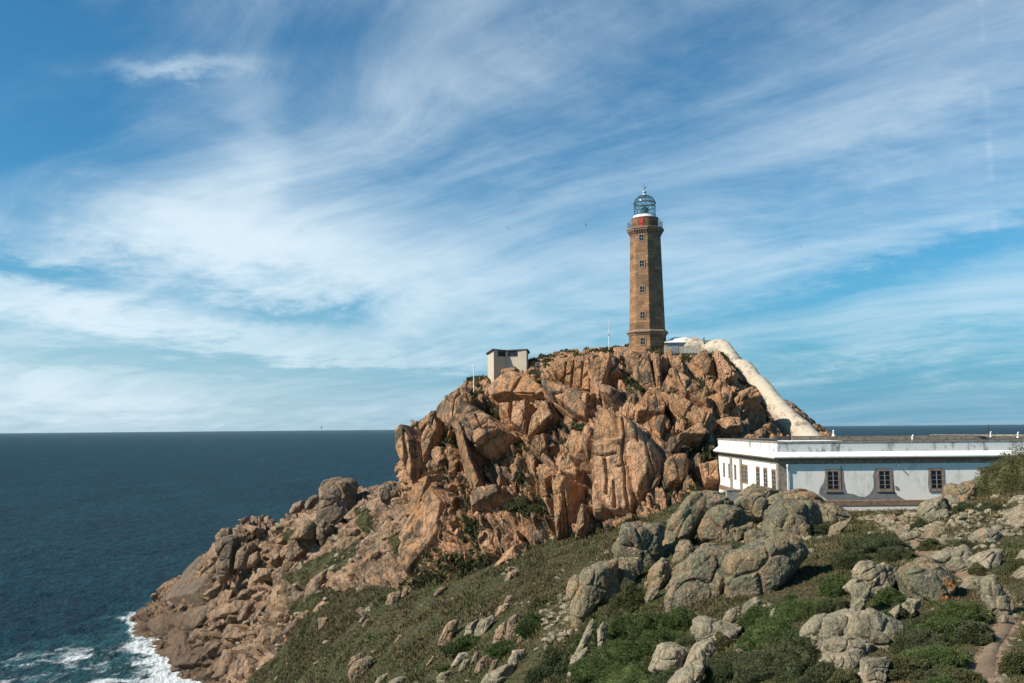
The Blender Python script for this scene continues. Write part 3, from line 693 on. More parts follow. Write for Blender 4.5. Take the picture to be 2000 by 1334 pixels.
    ledge = sstep(.55, .85, n2[:, 2]) * sstep(-.20, .25, fbm(V, .35, 4, 40)) * (1 - .6 * inside)
    foot_v = sstep(1.9, 1.2, tvf + .5 * fbm(V, .25, 3, 44))
    veg = np.maximum(np.maximum(.85 * veg, .66 * ledge * sstep(1500, 1440, px)), .46 * foot_v); 
    V2, T2, ti2, ve2, di2 = append_slabs(W, grid_faces(nu, nv), (tint, veg, np.zeros(len(V))), SL)
    me = np_mesh('hill', V2, T2, False); fattr(me, 'veg', ve2); fattr(me, 'tint', ti2); fattr(me, 'dirt', di2)
    o = link('hill', me, None, M['hill']); tag(o, 'steep orange granite crag under the lighthouse', None, None, 'structure')
    return W, n2, veg
HEAD = make_headland()
HILL = make_hill()

# ------------------------------------------------------------------ sea
def make_sea():
    az = np.radians(np.linspace(-64, 64, 1100))
    r = np.r_[np.linspace(120, 230, 70, endpoint=False), np.linspace(230, 470, 330, endpoint=False), np.geomspace(470, 2200, 300, endpoint=False), np.geomspace(2200, 46000, 90)]
    xy = polar(az, r); n = len(xy); rr = np.repeat(r[None], len(az), 0).ravel()
    P = np.c_[xy, np.zeros(n)]
    near = rr < 900
    h = np.zeros(n, np.float32)
    Q = P[near] @ np.array([[.8, .6, 0], [-.6, .8, 0], [0, 0, 1]]); Q = Q * np.array([1, .45, 1])
    w = 1.0 * (1 - np.abs(fbm(Q, .055, 3, 201))) ** 2 + .55 * (1 - np.abs(fbm(Q, .20, 3, 202))) ** 2 + .22 * fbm(Q, .6, 3, 203)
    h[near] = w * sstep(900, 500, rr[near])
    foam = np.zeros(n, np.float32); shal = np.zeros(n, np.float32)
    k = np.where((rr > 180) & (rr < 480) & (xy[:, 0] < 10) & (xy[:, 0] > -260))[0]
    zb = zbase(xy[k, 0], xy[k, 1]); nb = fbm(P[k], .03, 4, 205) + .5 * fbm(P[k], .13, 4, 206); nl = fbm(P[k], .012, 2, 207)
    dist = -zb + 6.0 * nb
    foam[k] = np.clip(sstep(6.5, .2, dist) * .85 + .50 * sstep(17, 4, dist - 6 * nl), 0, 1) * sstep(-7, -1, -zb + 6)
    shal[k] = sstep(15, 2, -zb + 4 * nb)
    P[:, 2] = h - 1.0 + 1.1 * foam * np.abs(vnoise(P * .35, 209)) * .5
    me = np_mesh('sea', P, grid_faces(len(az), len(r))); fattr(me, 'foam', foam); fattr(me, 'shal', shal)
    m, t, b = new_mat('sea_water')
    g = t.node('ShaderNodeNewGeometry').outputs['Position']
    fo = t.attr('foam'); sh = t.attr('shal')
    gm = t.mapv(g, rot=(0, 0, R(-37)), scale=(1, .5, 1))
    deep = t.mix(t.ramp(t.noise(gm, .012, 5, .6), .35, .65), (.0010, .026, .041), (.0020, .038, .056))
    col = t.mix(t.math('MULTIPLY', sh, .55), deep, (.022, .12, .13))
    cr = t.noise(t.mapv(gm, loc=(9, 2, 0)), .22, 7, .7, .5)
    col = t.mix(1.0, col, t.mix(t.ramp(cr, .36, .66), (.48, .50, .53), (1.62, 1.58, 1.5)), 'MULTIPLY')  # light and dark of the waves put into the water colour
    f1 = t.noise(t.mapv(g, scale=(1, .6, 1)), .11, 8, .72, 1.2); f2 = t.noise(g, .9, 6, .7, .6); f3 = t.noise(t.mapv(gm, loc=(40, 8, 0)), .045, 9, .78, .8)
    fm = t.math('ADD', t.math('ADD', fo, t.math('MULTIPLY', t.math('SUBTRACT', f1, .5), 1.7)), t.math('MULTIPLY', t.math('SUBTRACT', f2, .5), .55))
    fm = t.math('MULTIPLY', t.ramp(fm, .50, .95), t.ramp(fo, .02, .3))
    caps = t.math('MULTIPLY', t.ramp(f3, .70, .735), t.ramp(f2, .45, .6))
    fm = t.math('MAXIMUM', fm, t.math('MULTIPLY', caps, .8))
    col = t.mix(fm, col, (.80, .84, .84))
    hh = t.math('ADD', t.math('ADD', t.noise(gm, .10, 8, .66, .4), t.math('MULTIPLY', t.noise(gm, .5, 5, .65, .3), .35)), t.math('MULTIPLY', t.noise(gm, .018, 3, .5), 1.6))
    bm = t.node('ShaderNodeBump'); bm.inputs['Strength'].default_value = 1; bm.inputs['Distance'].default_value = 8.0; t.l.new(hh, bm.inputs['Height'])
    df = t.node('ShaderNodeBsdfDiffuse'); t.l.new(col, df.inputs['Color']); t.l.new(bm.outputs[0], df.inputs['Normal'])
    gl = t.node('ShaderNodeBsdfGlossy'); gl.inputs['Roughness'].default_value = .28; t.l.new(bm.outputs[0], gl.inputs['Normal'])
    fr = t.node('ShaderNodeFresnel'); fr.inputs['IOR'].default_value = 1.333; t.l.new(bm.outputs[0], fr.inputs['Normal'])
    mx = t.node('ShaderNodeMixShader'); t.l.new(t.math('MULTIPLY', t.math('MINIMUM', fr.outputs[0], .12), t.ramp(fm, .6, 0)), mx.inputs[0]); t.l.new(df.outputs[0], mx.inputs[1]); t.l.new(gl.outputs[0], mx.inputs[2])
    t.n.remove(b); t.l.new(mx.outputs[0], t.n['Material Output'].inputs[0])
    o = link('sea', me, None, m); tag(o, 'dark teal Atlantic sea with surf along the rocks', None, None, 'structure')
make_sea()

# ------------------------------------------------------------------ footpath laid on the ground
def make_path():
    n = 260; C = crom(PATH_C, even(PATH_C[:, :2], n)); d = np.gradient(C[:, :2], axis=0); d /= np.linalg.norm(d, axis=1, keepdims=True); nn = np.stack([d[:, 1], -d[:, 0]], 1)
    m_ = 15; U = np.linspace(-1, 1, m_); V = []
    for j, u in enumerate(U):
        wob = 1 + .25 * fbm(np.c_[C[:, :2], np.full(n, u * 3)], .8, 3, 61)
        xy = C[:, :2] + nn * (u * .5 * C[:, 2] * wob)[:, None]
        z = zbase(xy[:, 0], xy[:, 1]); P = np.c_[xy, z]
        dd, _ = detail(P, None, np.zeros(n), np.ones(n))
        z = z + .15 * dd - .21 + .13 * (1 - u * u) + .03 * fbm(P, 2.2, 3, 62)
        V.append(np.c_[xy, z])
    V = np.array(V).reshape(-1, 3)
    m, t, b = new_mat('trodden_earth'); g = t.node('ShaderNodeNewGeometry').outputs['Position']
    c = t.mix(t.ramp(t.noise(g, .7, 5, .6), .3, .7), (.17, .115, .07), (.25, .175, .11)); c = t.mix(t.ramp(t.noise(g, 9, 4, .7), .58, .7), c, (.36, .29, .21))
    t.l.new(c, b.inputs['Base Color']); bump(t, b, t.noise(g, 4, 6, .7), .7, .1)
    o = link('path', np_mesh('path', V, grid_faces(m_, n)), None, m); tag(o, 'pale trodden earth footpath winding down to the white building', None, None, 'structure')
make_path()

# ------------------------------------------------------------------ boulders: traced outline + own depth
def rock_shape(outline, Y, depth, seed, sub=5, round_=15, rough=1.0):
    """solid convex rock whose outline in X-Z is the traced one; vertices relative to its own base centre"""
    W = np.array([at(px, py, Y) for px, py in outline]); P = hull2(W[:, [0, 2]])
    r = np.random.default_rng(seed)
    x, y = P[:, 0], P[:, 1]; xn, yn = np.roll(x, -1), np.roll(y, -1); cr = x*yn - xn*y; A = cr.sum()/2
    c = np.array([((x+xn)*cr).sum(), ((y+yn)*cr).sum()]) / (6*A)
    half = np.array([np.ptp(x)/2, depth/2, np.ptp(y)/2])
    n3, h3 = [], []
    for p, q in zip(P, np.roll(P, -1, 0)):
        e = q - p; L = np.hypot(*e)
        if L < 1e-6: continue
        n = np.array([e[1], -e[0]]) / L; h = n @ (p - c)
        for sgn, lo, hi in ((-1, 4, 30), (1, 4, 30)):
            a = R(r.uniform(lo, hi)) * sgn; n3.append((n[0]*math.cos(a), math.sin(a), n[1]*math.cos(a))); h3.append(h*math.cos(a) + .15*depth*abs(math.sin(a)))
    for _ in range(5):
        v = np.array([r.uniform(-.8, .8), -1, r.uniform(-.15, .65)]); v /= np.linalg.norm(v); n3.append(v); h3.append(depth/2*r.uniform(.78, 1.05))
    for _ in range(2):
        v = np.array([r.uniform(-.5, .5), 1, r.uniform(-.2, .5)]); v /= np.linalg.norm(v); n3.append(v); h3.append(depth/2*r.uniform(.8, 1.1))
    n3 = np.array(n3); h3 = np.array(h3)
    V, F = ico(sub); S = V * half
    k = np.maximum(S @ n3.T, 1e-6) / h3
    rad = (k ** round_).sum(1) ** (-1.0 / round_) * 1.045
    Q = S * rad[:, None]; size = float(np.mean(half)); C = np.array([c[0], Y, c[1]]); G = Q + C + seed * 3.7
    nrm = Q / (np.linalg.norm(Q, axis=1, keepdims=True) + 1e-9)
    o, e, t, kc = blocks(G, frame((r.uniform(-1, 1), r.uniform(-.5, .5), r.uniform(-1, 1)), 1.8), size*.8, seed, .05, 1.6)
    d = rough * size * (.065*o*e - .075*kc + .10*fbm(G, 1.1/size, 3, seed+1) + .075*fbm(G, 3.6/size, 5, seed+2, .62))
    Q = Q + nrm*d[:, None]
    z0 = Q[:, 2].min(); Q[:, 2] -= z0
    return Q, F, np.array([c[0], Y, c[1] + z0]), t

def boulder(outline, label, Y=None, depth=None, mat='boulder', seed=None, sub=None, cat='boulder', group=None, name='boulder', sink=0.0, round_=15, rough=1.0):
    a = np.array(outline, float); boulder.n += 1; seed = seed or 300 + boulder.n
    if Y is None: Y = ground_at(a[:, 0].mean(), a[:, 1].max())
    if Y < 62: a = a.mean(0) + (a - a.mean(0)) * (1.10 if mat == 'pale' else 1.03); a[:, 1] -= 3
    wpx, hpx = np.ptp(a[:, 0]), np.ptp(a[:, 1])
    _g = ground_at(a[:, 0].mean(), a[:, 1].max() - .10 * hpx); Y = min(Y, _g) if Y < 100 else Y
    dep = depth or .8 * math.sqrt(wpx * hpx) * Y / FP
    Yc = Y + .25 * dep
    if sub is None: s = max(wpx, hpx); sub = 7 if s > 95 else 6 if s > 38 else 5 if s > 14 else 4
    a[:, 1] = np.where(a[:, 1] > a[:, 1].max() - .3 * hpx, a[:, 1] + .26 * hpx, a[:, 1])      # foot of the rock goes into the ground
    Q, F, loc, t = rock_shape(a, Yc, dep, seed, sub, round_, rough)
    me = np_mesh(name, Q, F, False); fattr(me, 'tint', .55 * np.random.default_rng(seed).random() + .45 * t)
    o = link(name, me, None, M[mat]); o.location = loc; tag(o, label, cat, group)
    ROCKS.append((loc, wpx * Y / FP, dep)); return o
boulder.n = 0; ROCKS = []
def sc(x0, y0, k):
    return lambda *p: [(x0 + x / k, y0 + y / k) for x, y in p]
b8 = sc(1250, 900, 4.0); b4 = sc(1050, 980, 3.769); b5 = sc(1450, 950, 3.4745); b6 = sc(1680, 800, 6.0625); b3 = sc(600, 1050, 4.0); b2 = sc(550, 900, 5.131); b1 = sc(250, 1000, 3.993)
BL = 'lichened rocks below the white building'
# the outcrop in front of the white building
boulder(b8((130,720),(240,480),(400,260),(450,240),(520,260),(440,400),(400,560),(340,640),(210,770)), 'long green-grey slab leaning up to the right at the left end of the outcrop', 73, 3.5, group=BL)
boulder(b8((430,260),(620,265),(740,320),(720,420),(560,420),(400,430),(400,330)), 'broad flat-topped lichened rock behind the egg-shaped orange boulder', 76, 3.5, group=BL)
boulder(b8((440,520),(470,460),(560,390),(660,360),(760,370),(880,420),(920,460),(780,500),(690,520),(600,615),(480,570)), 'large egg-shaped boulder with orange lichen on top and a diagonal crack', 69, 3.4, group=BL)
boulder(b8((600,615),(690,515),(800,490),(890,470),(850,560),(740,590),(660,640)), 'small grey lichened boulder wedged under the egg-shaped one', 68.5, 2.2, group=BL)
boulder(b8((740,330),(800,270),(940,270),(1000,310),(980,380),(930,435),(860,405)), 'knobbly grey-green rock on the outcrop crest between two bigger boulders', 74, 2.6, group=BL)
boulder(b8((940,590),(1010,400),(1080,330),(1220,310),(1380,330),(1410,430),(1320,535),(1220,560),(1100,560),(1010,620)), 'biggest brown boulder of the outcrop with a shaded rust-coloured left flank', 70, 4.2, group=BL)
boulder(b8((980,340),(1130,250),(1240,230),(1360,250),(1440,300),(1480,340),(1400,420),(1050,420)), 'rounded brown boulder standing highest against the white wall', 75, 3.6, group=BL)
boulder(b8((1380,350),(1500,340),(1650,435),(1560,490),(1400,490)), 'low rock sloping down to the right under the granite band of the building', 74, 3.0, group=BL)
boulder(b8((790,260),(890,183),(960,200),(1100,240),(1000,300),(850,290)), 'brown peaked rock under the narrow windows of the building', 79, 2.6, group=BL)
boulder(b8((820,620),(840,560),(900,530),(970,560),(1010,630),(950,700),(850,700)), 'upright grey egg-shaped stone in the hollow between two large boulders', 64, 1.6, group=BL)
boulder(b8((660,880),(690,760),(820,715),(1040,620),(1170,615),(1240,650),(1290,730),(1220,830),(1080,920),(960,1030),(830,970),(720,1010),(665,1070)), 'large wedge-shaped lichened boulder with a dark face to the right', 56, 3.6, group=BL, round_=16, seed=411)
boulder(b8((340,880),(400,760),(560,690),(680,665),(745,740),(680,850),(640,1000),(560,1070),(400,1130),(230,1150),(220,1000)), 'big bulging boulder splashed with orange lichen left of the wedge-shaped one', 59, 3.8, group=BL)
boulder(b8((215,960),(250,870),(350,790),(395,800),(350,870),(260,950)), 'narrow grey slab leaning on the orange-splashed boulder', 58, 1.4, group=BL)
boulder(b8((250,770),(310,640),(390,630),(430,690),(380,790)), 'rounded brown-grey rock at the foot of the long leaning slab', 66, 2.0, group=BL)
boulder(b8((370,750),(480,655),(610,655),(520,710),(400,790)), 'pinkish flat rock above the orange-splashed boulder', 65, 1.8, group=BL)
boulder(b8((60,960),(90,850),(170,780),(220,800),(235,900),(160,1010)), 'grey mottled boulder right of the cubic rock pile', 60, 2.0, group=BL)
boulder(b8((30,1085),(60,1030),(150,990),(130,1070),(60,1115)), 'small dark stone tipped above the olive bush', 56, .9, group=BL)
boulder(b8((1480,560),(1500,510),(1600,470),(1640,455),(1600,520),(1520,580)), 'pale slab at the right foot of the outcrop beside the heath', 71, 1.6, group=BL)
# the cubic pile left of it
boulder(b4((560,340),(600,240),(640,160),(760,165),(930,190),(925,260),(870,385),(790,425),(600,430)), 'cubic orange-stained block resting on another rock at the edge of the grass slope', 68, 3.2, group=BL, round_=18)
boulder(b4((565,480),(600,430),(740,425),(775,490),(720,560),(620,640),(575,540)), 'brown block carrying the cubic rock on top of it', 67, 2.4, group=BL, round_=16)
boulder(b4((245,700),(290,570),(400,470),(480,438),(585,438),(570,540),(430,640),(400,790),(310,870),(245,860)), 'tall grey-green half-dome rock with a bare orange lower edge', 62, 3.2, group=BL)
boulder(b4((425,720),(450,600),(560,560),(605,640),(520,750),(440,780)), 'cracked rock between the grey-green half-dome and the olive bush', 60, 1.6, group=BL)
boulder(b4((270,1100),(380,910),(405,895),(395,1000),(290,1105)), 'thin pink slab lying among green shrubs, pointing up to the right', 50, 1.0, 'pale', group=BL)
boulder(b4((415,1110),(440,960),(490,905),(505,980),(470,1070)), 'upright pink splinter of rock between two green shrubs', 50, 1.0, 'pale', group=BL)
boulder(b4((225,1260),(260,1150),(360,1095),(345,1175),(250,1275)), 'pink-grey rock at the left tip of the bright green bushes', 46, 1.2, 'pale', group=BL)
boulder(b4((590,720),(640,690),(720,700),(700,760),(620,770)), 'small rusty stone at the foot of the olive bush', 57, .8, group=BL)
# pale rocks in the near heath
PR = 'pale lichened rocks in the near heath'
boulder(b4((1155,960),(1165,895),(1220,878),(1480,945),(1400,1010),(1200,1030)), 'pale wedge of rock with a rusty spot, tapering to the right, above the near bushes', 40, 2.0, 'pale', group=PR)
boulder(b4((845,1190),(900,1080),(1010,1070),(1085,1110),(1050,1210),(920,1225)), 'rounded cream rock at the right edge of the bright green bushes', 38, 1.4, 'pale', group=PR)
boulder(b4((960,1350),(1080,1240),(1200,1195),(1215,1245),(1150,1350)), 'cream slab cut by the lower edge of the picture', 34, 1.4, 'pale', group=PR)
boulder(b4((1075,1190),(1150,1090),(1290,1030),(1300,1090),(1120,1240)), 'long pale rock running down from the wedge with a rusty spot', 37.5, 1.2, 'pale', group=PR)
boulder(b4((1510,805),(1540,760),(1600,728),(1645,760),(1580,830)), 'pale knobbly rock in the heath below the dark wedge-shaped boulder', 44, .9, 'pale', group=PR)
boulder(b4((1365,870),(1400,820),(1490,775),(1430,860)), 'thin pale rock pointing at the pale knobbly one', 43.5, .6, 'pale', group=PR)
boulder(b5((760,600),(800,530),(860,522),(940,560),(890,650),(790,660)), 'pale rock arch shoulder with a small rusty patch', 42, 1.1, 'pale', group=PR)
boulder(b5((880,600),(950,542),(1085,580),(1050,630),(900,710),(790,705)), 'pinkish pale rock joining the arch shoulder to the dark-faced boulder', 42, 1.2, 'pale', group=PR)
boulder(b5((690,695),(760,640),(810,650),(740,720)), 'small pale nose of rock sticking out to the left', 41.5, .6, 'pale', group=PR)
boulder(b5((1055,600),(1100,560),(1240,515),(1310,525),(1405,620),(1380,690),(1320,750),(1250,800),(1130,760)), 'dark-faced boulder with pale green lichen on its left half and one orange spot', 43, 2.4, group=PR, round_=16, seed=523)
boulder(b5((735,880),(765,680),(865,695),(835,790),(770,890)), 'upright pale stem of rock under the arch shoulder', 39.5, .8, 'pale', group=PR)
boulder(b5((390,1040),(500,900),(640,875),(760,855),(790,960),(640,1060),(560,1125),(460,1085)), 'broad pale rock face beside the dark rounded bush', 37, 1.6, 'pale', group=PR)
boulder(b5((690,1040),(780,900),(850,860),(870,960),(950,975),(1080,955),(1050,1020),(900,1105),(760,1045)), 'grey-green cracked rock with a dark cleft and pale right shoulder', 36.5, 1.5, 'pale', group=PR)
boulder(b5((550,1120),(640,1045),(760,1055),(900,1100),(800,1160),(620,1170)), 'brown sloping slab below the broad pale rock face', 35, 1.2, 'pale', group=PR)
boulder(b5((510,1215),(560,1155),(700,1145),(790,1180),(690,1245),(560,1270)), 'low rock step with a shadow line, right of the dark rounded bush', 32.5, 1.0, 'pale', group=PR)
boulder(b5((790,1350),(820,1195),(995,1175),(965,1270),(910,1350)), 'squarish pinkish slab at the lower edge of the picture', 31, .9, 'pale', group=PR)
boulder(b5((950,910),(1060,815),(1060,860),(980,920)), 'thin pale rock ridge in the heath below the pinkish pale rock', 37.5, .6, 'pale', group=PR)
boulder(b5((1080,840),(1130,785),(1205,788),(1175,850),(1100,900)), 'knobbly pale rock under the dark-faced boulder', 38.5, .7, 'pale', group=PR)
boulder(b5((1275,890),(1280,850),(1305,840),(1300,900)), 'tiny upright pale stone in the heath', 37, .25, 'pale', group=PR)
boulder(b5((5,850),(20,810),(80,775),(120,790),(80,850),(20,880)), 'pale stone in dark heath under the wedge-shaped boulder', 43, .8, 'pale', group=PR)
boulder(b5((190,880),(200,850),(225,835),(220,890)), 'tiny pale upright stone left of the broad pale rock face', 39, .25, 'pale', group=PR)
# rocks along the path
PA = 'rocks beside the path'
boulder(b5((1305,500),(1370,455),(1490,428),(1575,480),(1545,570),(1460,590),(1350,520)), 'smooth pale rock hump at the bend of the path', 48, 1.6, 'pale', group=PA)
boulder(b5((1555,510),(1640,458),(1745,448),(1745,500),(1700,580),(1620,570)), 'cracked pale rock right of the smooth hump at the bend', 49, 1.4, 'pale', group=PA)
boulder(b5((1055,370),(1110,305),(1180,318),(1195,342),(1120,358)), 'grey stone at the left side of the path in front of the heath', 58, .9, 'pale', group=PA)
boulder(b5((1250,345),(1265,320),(1330,278),(1395,288),(1415,335),(1370,360),(1270,350)), 'dark-sided rounded stone on the path above a tussock', 60, 1.2, 'boulder', group=PA)
boulder(b5((1545,370),(1640,305),(1735,328),(1725,375),(1620,408)), 'flat grey rock above the pale rocks at the bend', 56, 1.3, 'pale', group=PA)
boulder(b5((1765,205),(1850,140),(1930,125),(1930,175),(1800,222)), 'grey slab at the right edge of the picture, middle one of three', 66, 1.6, 'pale', group=PA)
boulder(b5((1785,250),(1850,188),(1930,178),(1930,245),(1830,280)), 'grey rock at the right edge of the picture, lowest of three', 62, 1.5, 'pale', group=PA)
boulder(b5((1800,110),(1850,68),(1930,60),(1930,105),(1830,130)), 'grey rock at the right edge of the picture, topmost of three', 71, 1.5, 'pale', group=PA)
boulder(b5((1640,660),(1690,640),(1745,690),(1792,765),(1782,880),(1720,860),(1650,780)), 'rock kerb along the path with a deep shadow on its right', 37, 1.1, 'pale', group=PA)
boulder(b5((1475,695),(1540,635),(1640,625),(1660,675),(1560,700)), 'low grey slab beside the path below the bend', 43, 1.0, 'pale', group=PA)
boulder(b5((1870,510),(1911,450),(1935,470),(1935,560)), 'pale rock cut by the right edge, upper of two in the grass', 46, .9, 'pale', group=PA)
boulder(b5((1845,620),(1911,555),(1935,570),(1930,640),(1870,650)), 'pale rock cut by the right edge, lower of two in the grass', 43, .9, 'pale', group=PA)
boulder(b5((1750,905),(1770,885),(1800,895),(1795,920),(1760,925)), 'small pale stone in the shadow of the rock kerb', 34.5, .35, 'pale', group=PA)
# rocks in front of the right half of the building
WR = 'rocks against the white building'
boulder(b6((1060,965),(1110,915),(1330,838),(1400,820),(1400,1000),(1330,1110),(1180,1080),(1080,1030)), 'grey weathered rock in front of the third window of the building', 75, 2.6, group=WR)
boulder(b6((1380,850),(1440,793),(1560,797),(1615,870),(1600,990),(1500,1080),(1370,1090)), 'rounded brown rock with orange lichen under the big bush', 75.5, 2.6, group=WR)
boulder(b6((985,1030),(1000,930),(1080,872),(1155,893),(1080,945),(1060,1070)), 'upright tan rock left of the grey weathered rock, touching a window corner', 76, 1.6, group=WR)
boulder(b6((700,1200),(800,1095),(980,1025),(1010,1190),(880,1225),(740,1320)), 'pale rock rising from the path with a notch in its right side', 73, 2.2, 'pale', group=WR)
boulder(b6((995,1050),(1070,1015),(1165,1050),(1155,1160),(1070,1240),(1010,1160)), 'block of pale rock right of the notched one', 73, 1.8, 'pale', group=WR)
boulder(b6((840,1235),(1020,1195),(1055,1295),(900,1345),(845,1305)), 'flat tan slab below the notched pale rock', 70, 1.6, 'pale', group=WR)
boulder(b6((300,1300),(330,1270),(400,1245),(440,1290),(380,1320)), 'small triangular tan stone beside the white plinth', 76, .8, 'tan', group=WR)
boulder(b6((1530,1060),(1580,1010),(1660,1010),(1690,1040),(1600,1080)), 'small white-topped stone under the big bush', 74, .7, 'pale', group=WR)
# stones on the grass slope
SL = 'stones lying on the grass slope'
for pts, lab, mt in [
 (((1015,795),(1070,700),(1120,653),(1198,638),(1155,750),(1120,795),(1030,805)), 'cream leaf-shaped boulder with a dark underside in the middle of the grass slope', 'tan'),
 (((1215,765),(1250,690),(1330,640),(1335,690),(1290,745)), 'grey narrow stone right of the cream leaf-shaped boulder', 'pale'),
 (((1295,745),(1340,670),(1460,598),(1475,630),(1380,725)), 'long pale stone beside the grey narrow one', 'pale'),
 (((1462,592),(1500,540),(1572,510),(1578,560),(1490,608)), 'pinkish flat stone, lower of a touching pair on the slope', 'tan'),
 (((1525,515),(1560,460),(1602,453),(1580,500),(1540,530)), 'knobbly pinkish stone, upper of a touching pair on the slope', 'tan'),
 (((1548,730),(1570,640),(1650,588),(1688,610),(1670,700),(1600,780)), 'upright cream boulder, right one of two leaning together', 'tan'),
 (((1445,810),(1470,730),(1540,658),(1553,770),(1500,830)), 'cracked cream boulder, left one of two leaning together', 'tan'),
 (((325,1040),(350,990),(470,928),(522,938),(500,1000),(430,1065),(350,1092)), 'dark grey egg-shaped boulder throwing a shadow on the lower slope', 'boulder'),
 (((1542,315),(1570,270),(1640,240),(1672,260),(1630,292),(1560,328)), 'smooth stone with a black shaded end high on the slope', 'tan'),
 (((605,505),(640,440),(720,418),(742,450),(680,508)), 'orange rock sunk in the heath below the crag', 'tan'),
 (((730,445),(760,395),(790,380),(785,430),(750,450)), 'pink pointed stone beside the sunken orange rock', 'tan'),
 (((988,435),(1010,408),(1082,378),(1062,412),(1000,445)), 'thin cream stone lying below the rubble of the crag', 'tan'),
 (((92,690),(90,630),(162,628),(150,680),(110,705)), 'pink square-cut stone left on the lower slope', 'tan'),
 (((1005,1095),(1040,1058),(1120,1043),(1135,1090),(1070,1136),(1020,1130)), 'round grey boulder at the bottom edge of the picture', 'pale'),
 (((1305,1020),(1340,960),(1420,908),(1442,960),(1370,1035)), 'tan teardrop stone above the bottom rocks', 'tan'),
 (((1272,968),(1320,885),(1342,898),(1342,930),(1290,970)), 'small rust-brown pointed stone left of the tan teardrop', 'tan'),
 (((1125,985),(1180,908),(1252,900),(1272,940),(1180,968)), 'grey ribbed rock left of the rust-brown pointed stone', 'pale'),
 (((1180,1010),(1220,960),(1275,950),(1265,1000),(1200,1030)), 'grey rock under the grey ribbed one', 'pale'),
 (((678,805),(720,760),(748,763),(700,810)), 'small half-buried stone in the middle of the lower slope', 'tan'),
 (((380,575),(420,540),(480,575),(450,615)), 'pinkish rubble stone in the sunken patch of the slope', 'tan'),
 (((400,645),(450,595),(472,600),(430,650)), 'bright thin stone under the pinkish rubble stone', 'tan'),
 (((430,680),(460,640),(495,645),(450,690)), 'cream flake below the bright thin stone', 'tan'),
 (((640,1125),(720,1090),(832,1088),(795,1150),(650,1150)), 'flat pale slab cut by the bottom edge, right of the dark egg-shaped boulder', 'pale'),
 (((515,1150),(560,1090),(632,1058),(565,1150)), 'narrow grey slab cut by the bottom edge', 'pale'),
 (((320,980),(350,940),(440,890),(462,905),(380,960)), 'thin pink slab just above the dark egg-shaped boulder', 'tan'),
 (((1415,1035),(1450,960),(1490,950),(1470,1010)), 'cream upright stone right of the tan teardrop', 'tan'),
 (((1640,810),(1660,760),(1705,748),(1690,790)), 'round pale stone at the edge of the green gorse', 'tan'),
 (((1350,600),(1355,588),(1366,586),(1345,640)), 'thin upright pale stone on the slope', 'tan'),
 (((930,980),(985,925),(1000,930),(950,985)), 'thin cream splinter low on the slope', 'tan'),
 (((1545,250),(1570,230),(1610,225),(1580,255)), 'pale sliver above the smooth stone with the black end', 'tan'),
 (((1575,970),(1610,900),(1690,890),(1700,960),(1620,985)), 'rusty rock at the left end of the bottom outcrop', 'pale'),
 (((1350,1150),(1400,1080),(1560,1010),(1620,1010),(1590,1090),(1450,1150)), 'sloping pink-grey rock at the bottom edge under the green bushes', 'pale'),
 (((1850,640),(1900,610),(1990,600),(1960,640),(1870,665)), 'flat grey slab in the rubble left of the half-dome rock', 'pale')]:
    boulder(b3(*pts), lab, mat=mt, group=SL, cat='stone' if 'stone' in lab or 'flake' in lab or 'splinter' in lab or 'sliver' in lab else 'boulder')
boulder([(1155,1128),(1185,1117),(1197,1113),(1180,1128),(1160,1142)], 'long flat pale stone lying below the half-dome rock on the grass', mat='tan', group=SL, cat='stone')
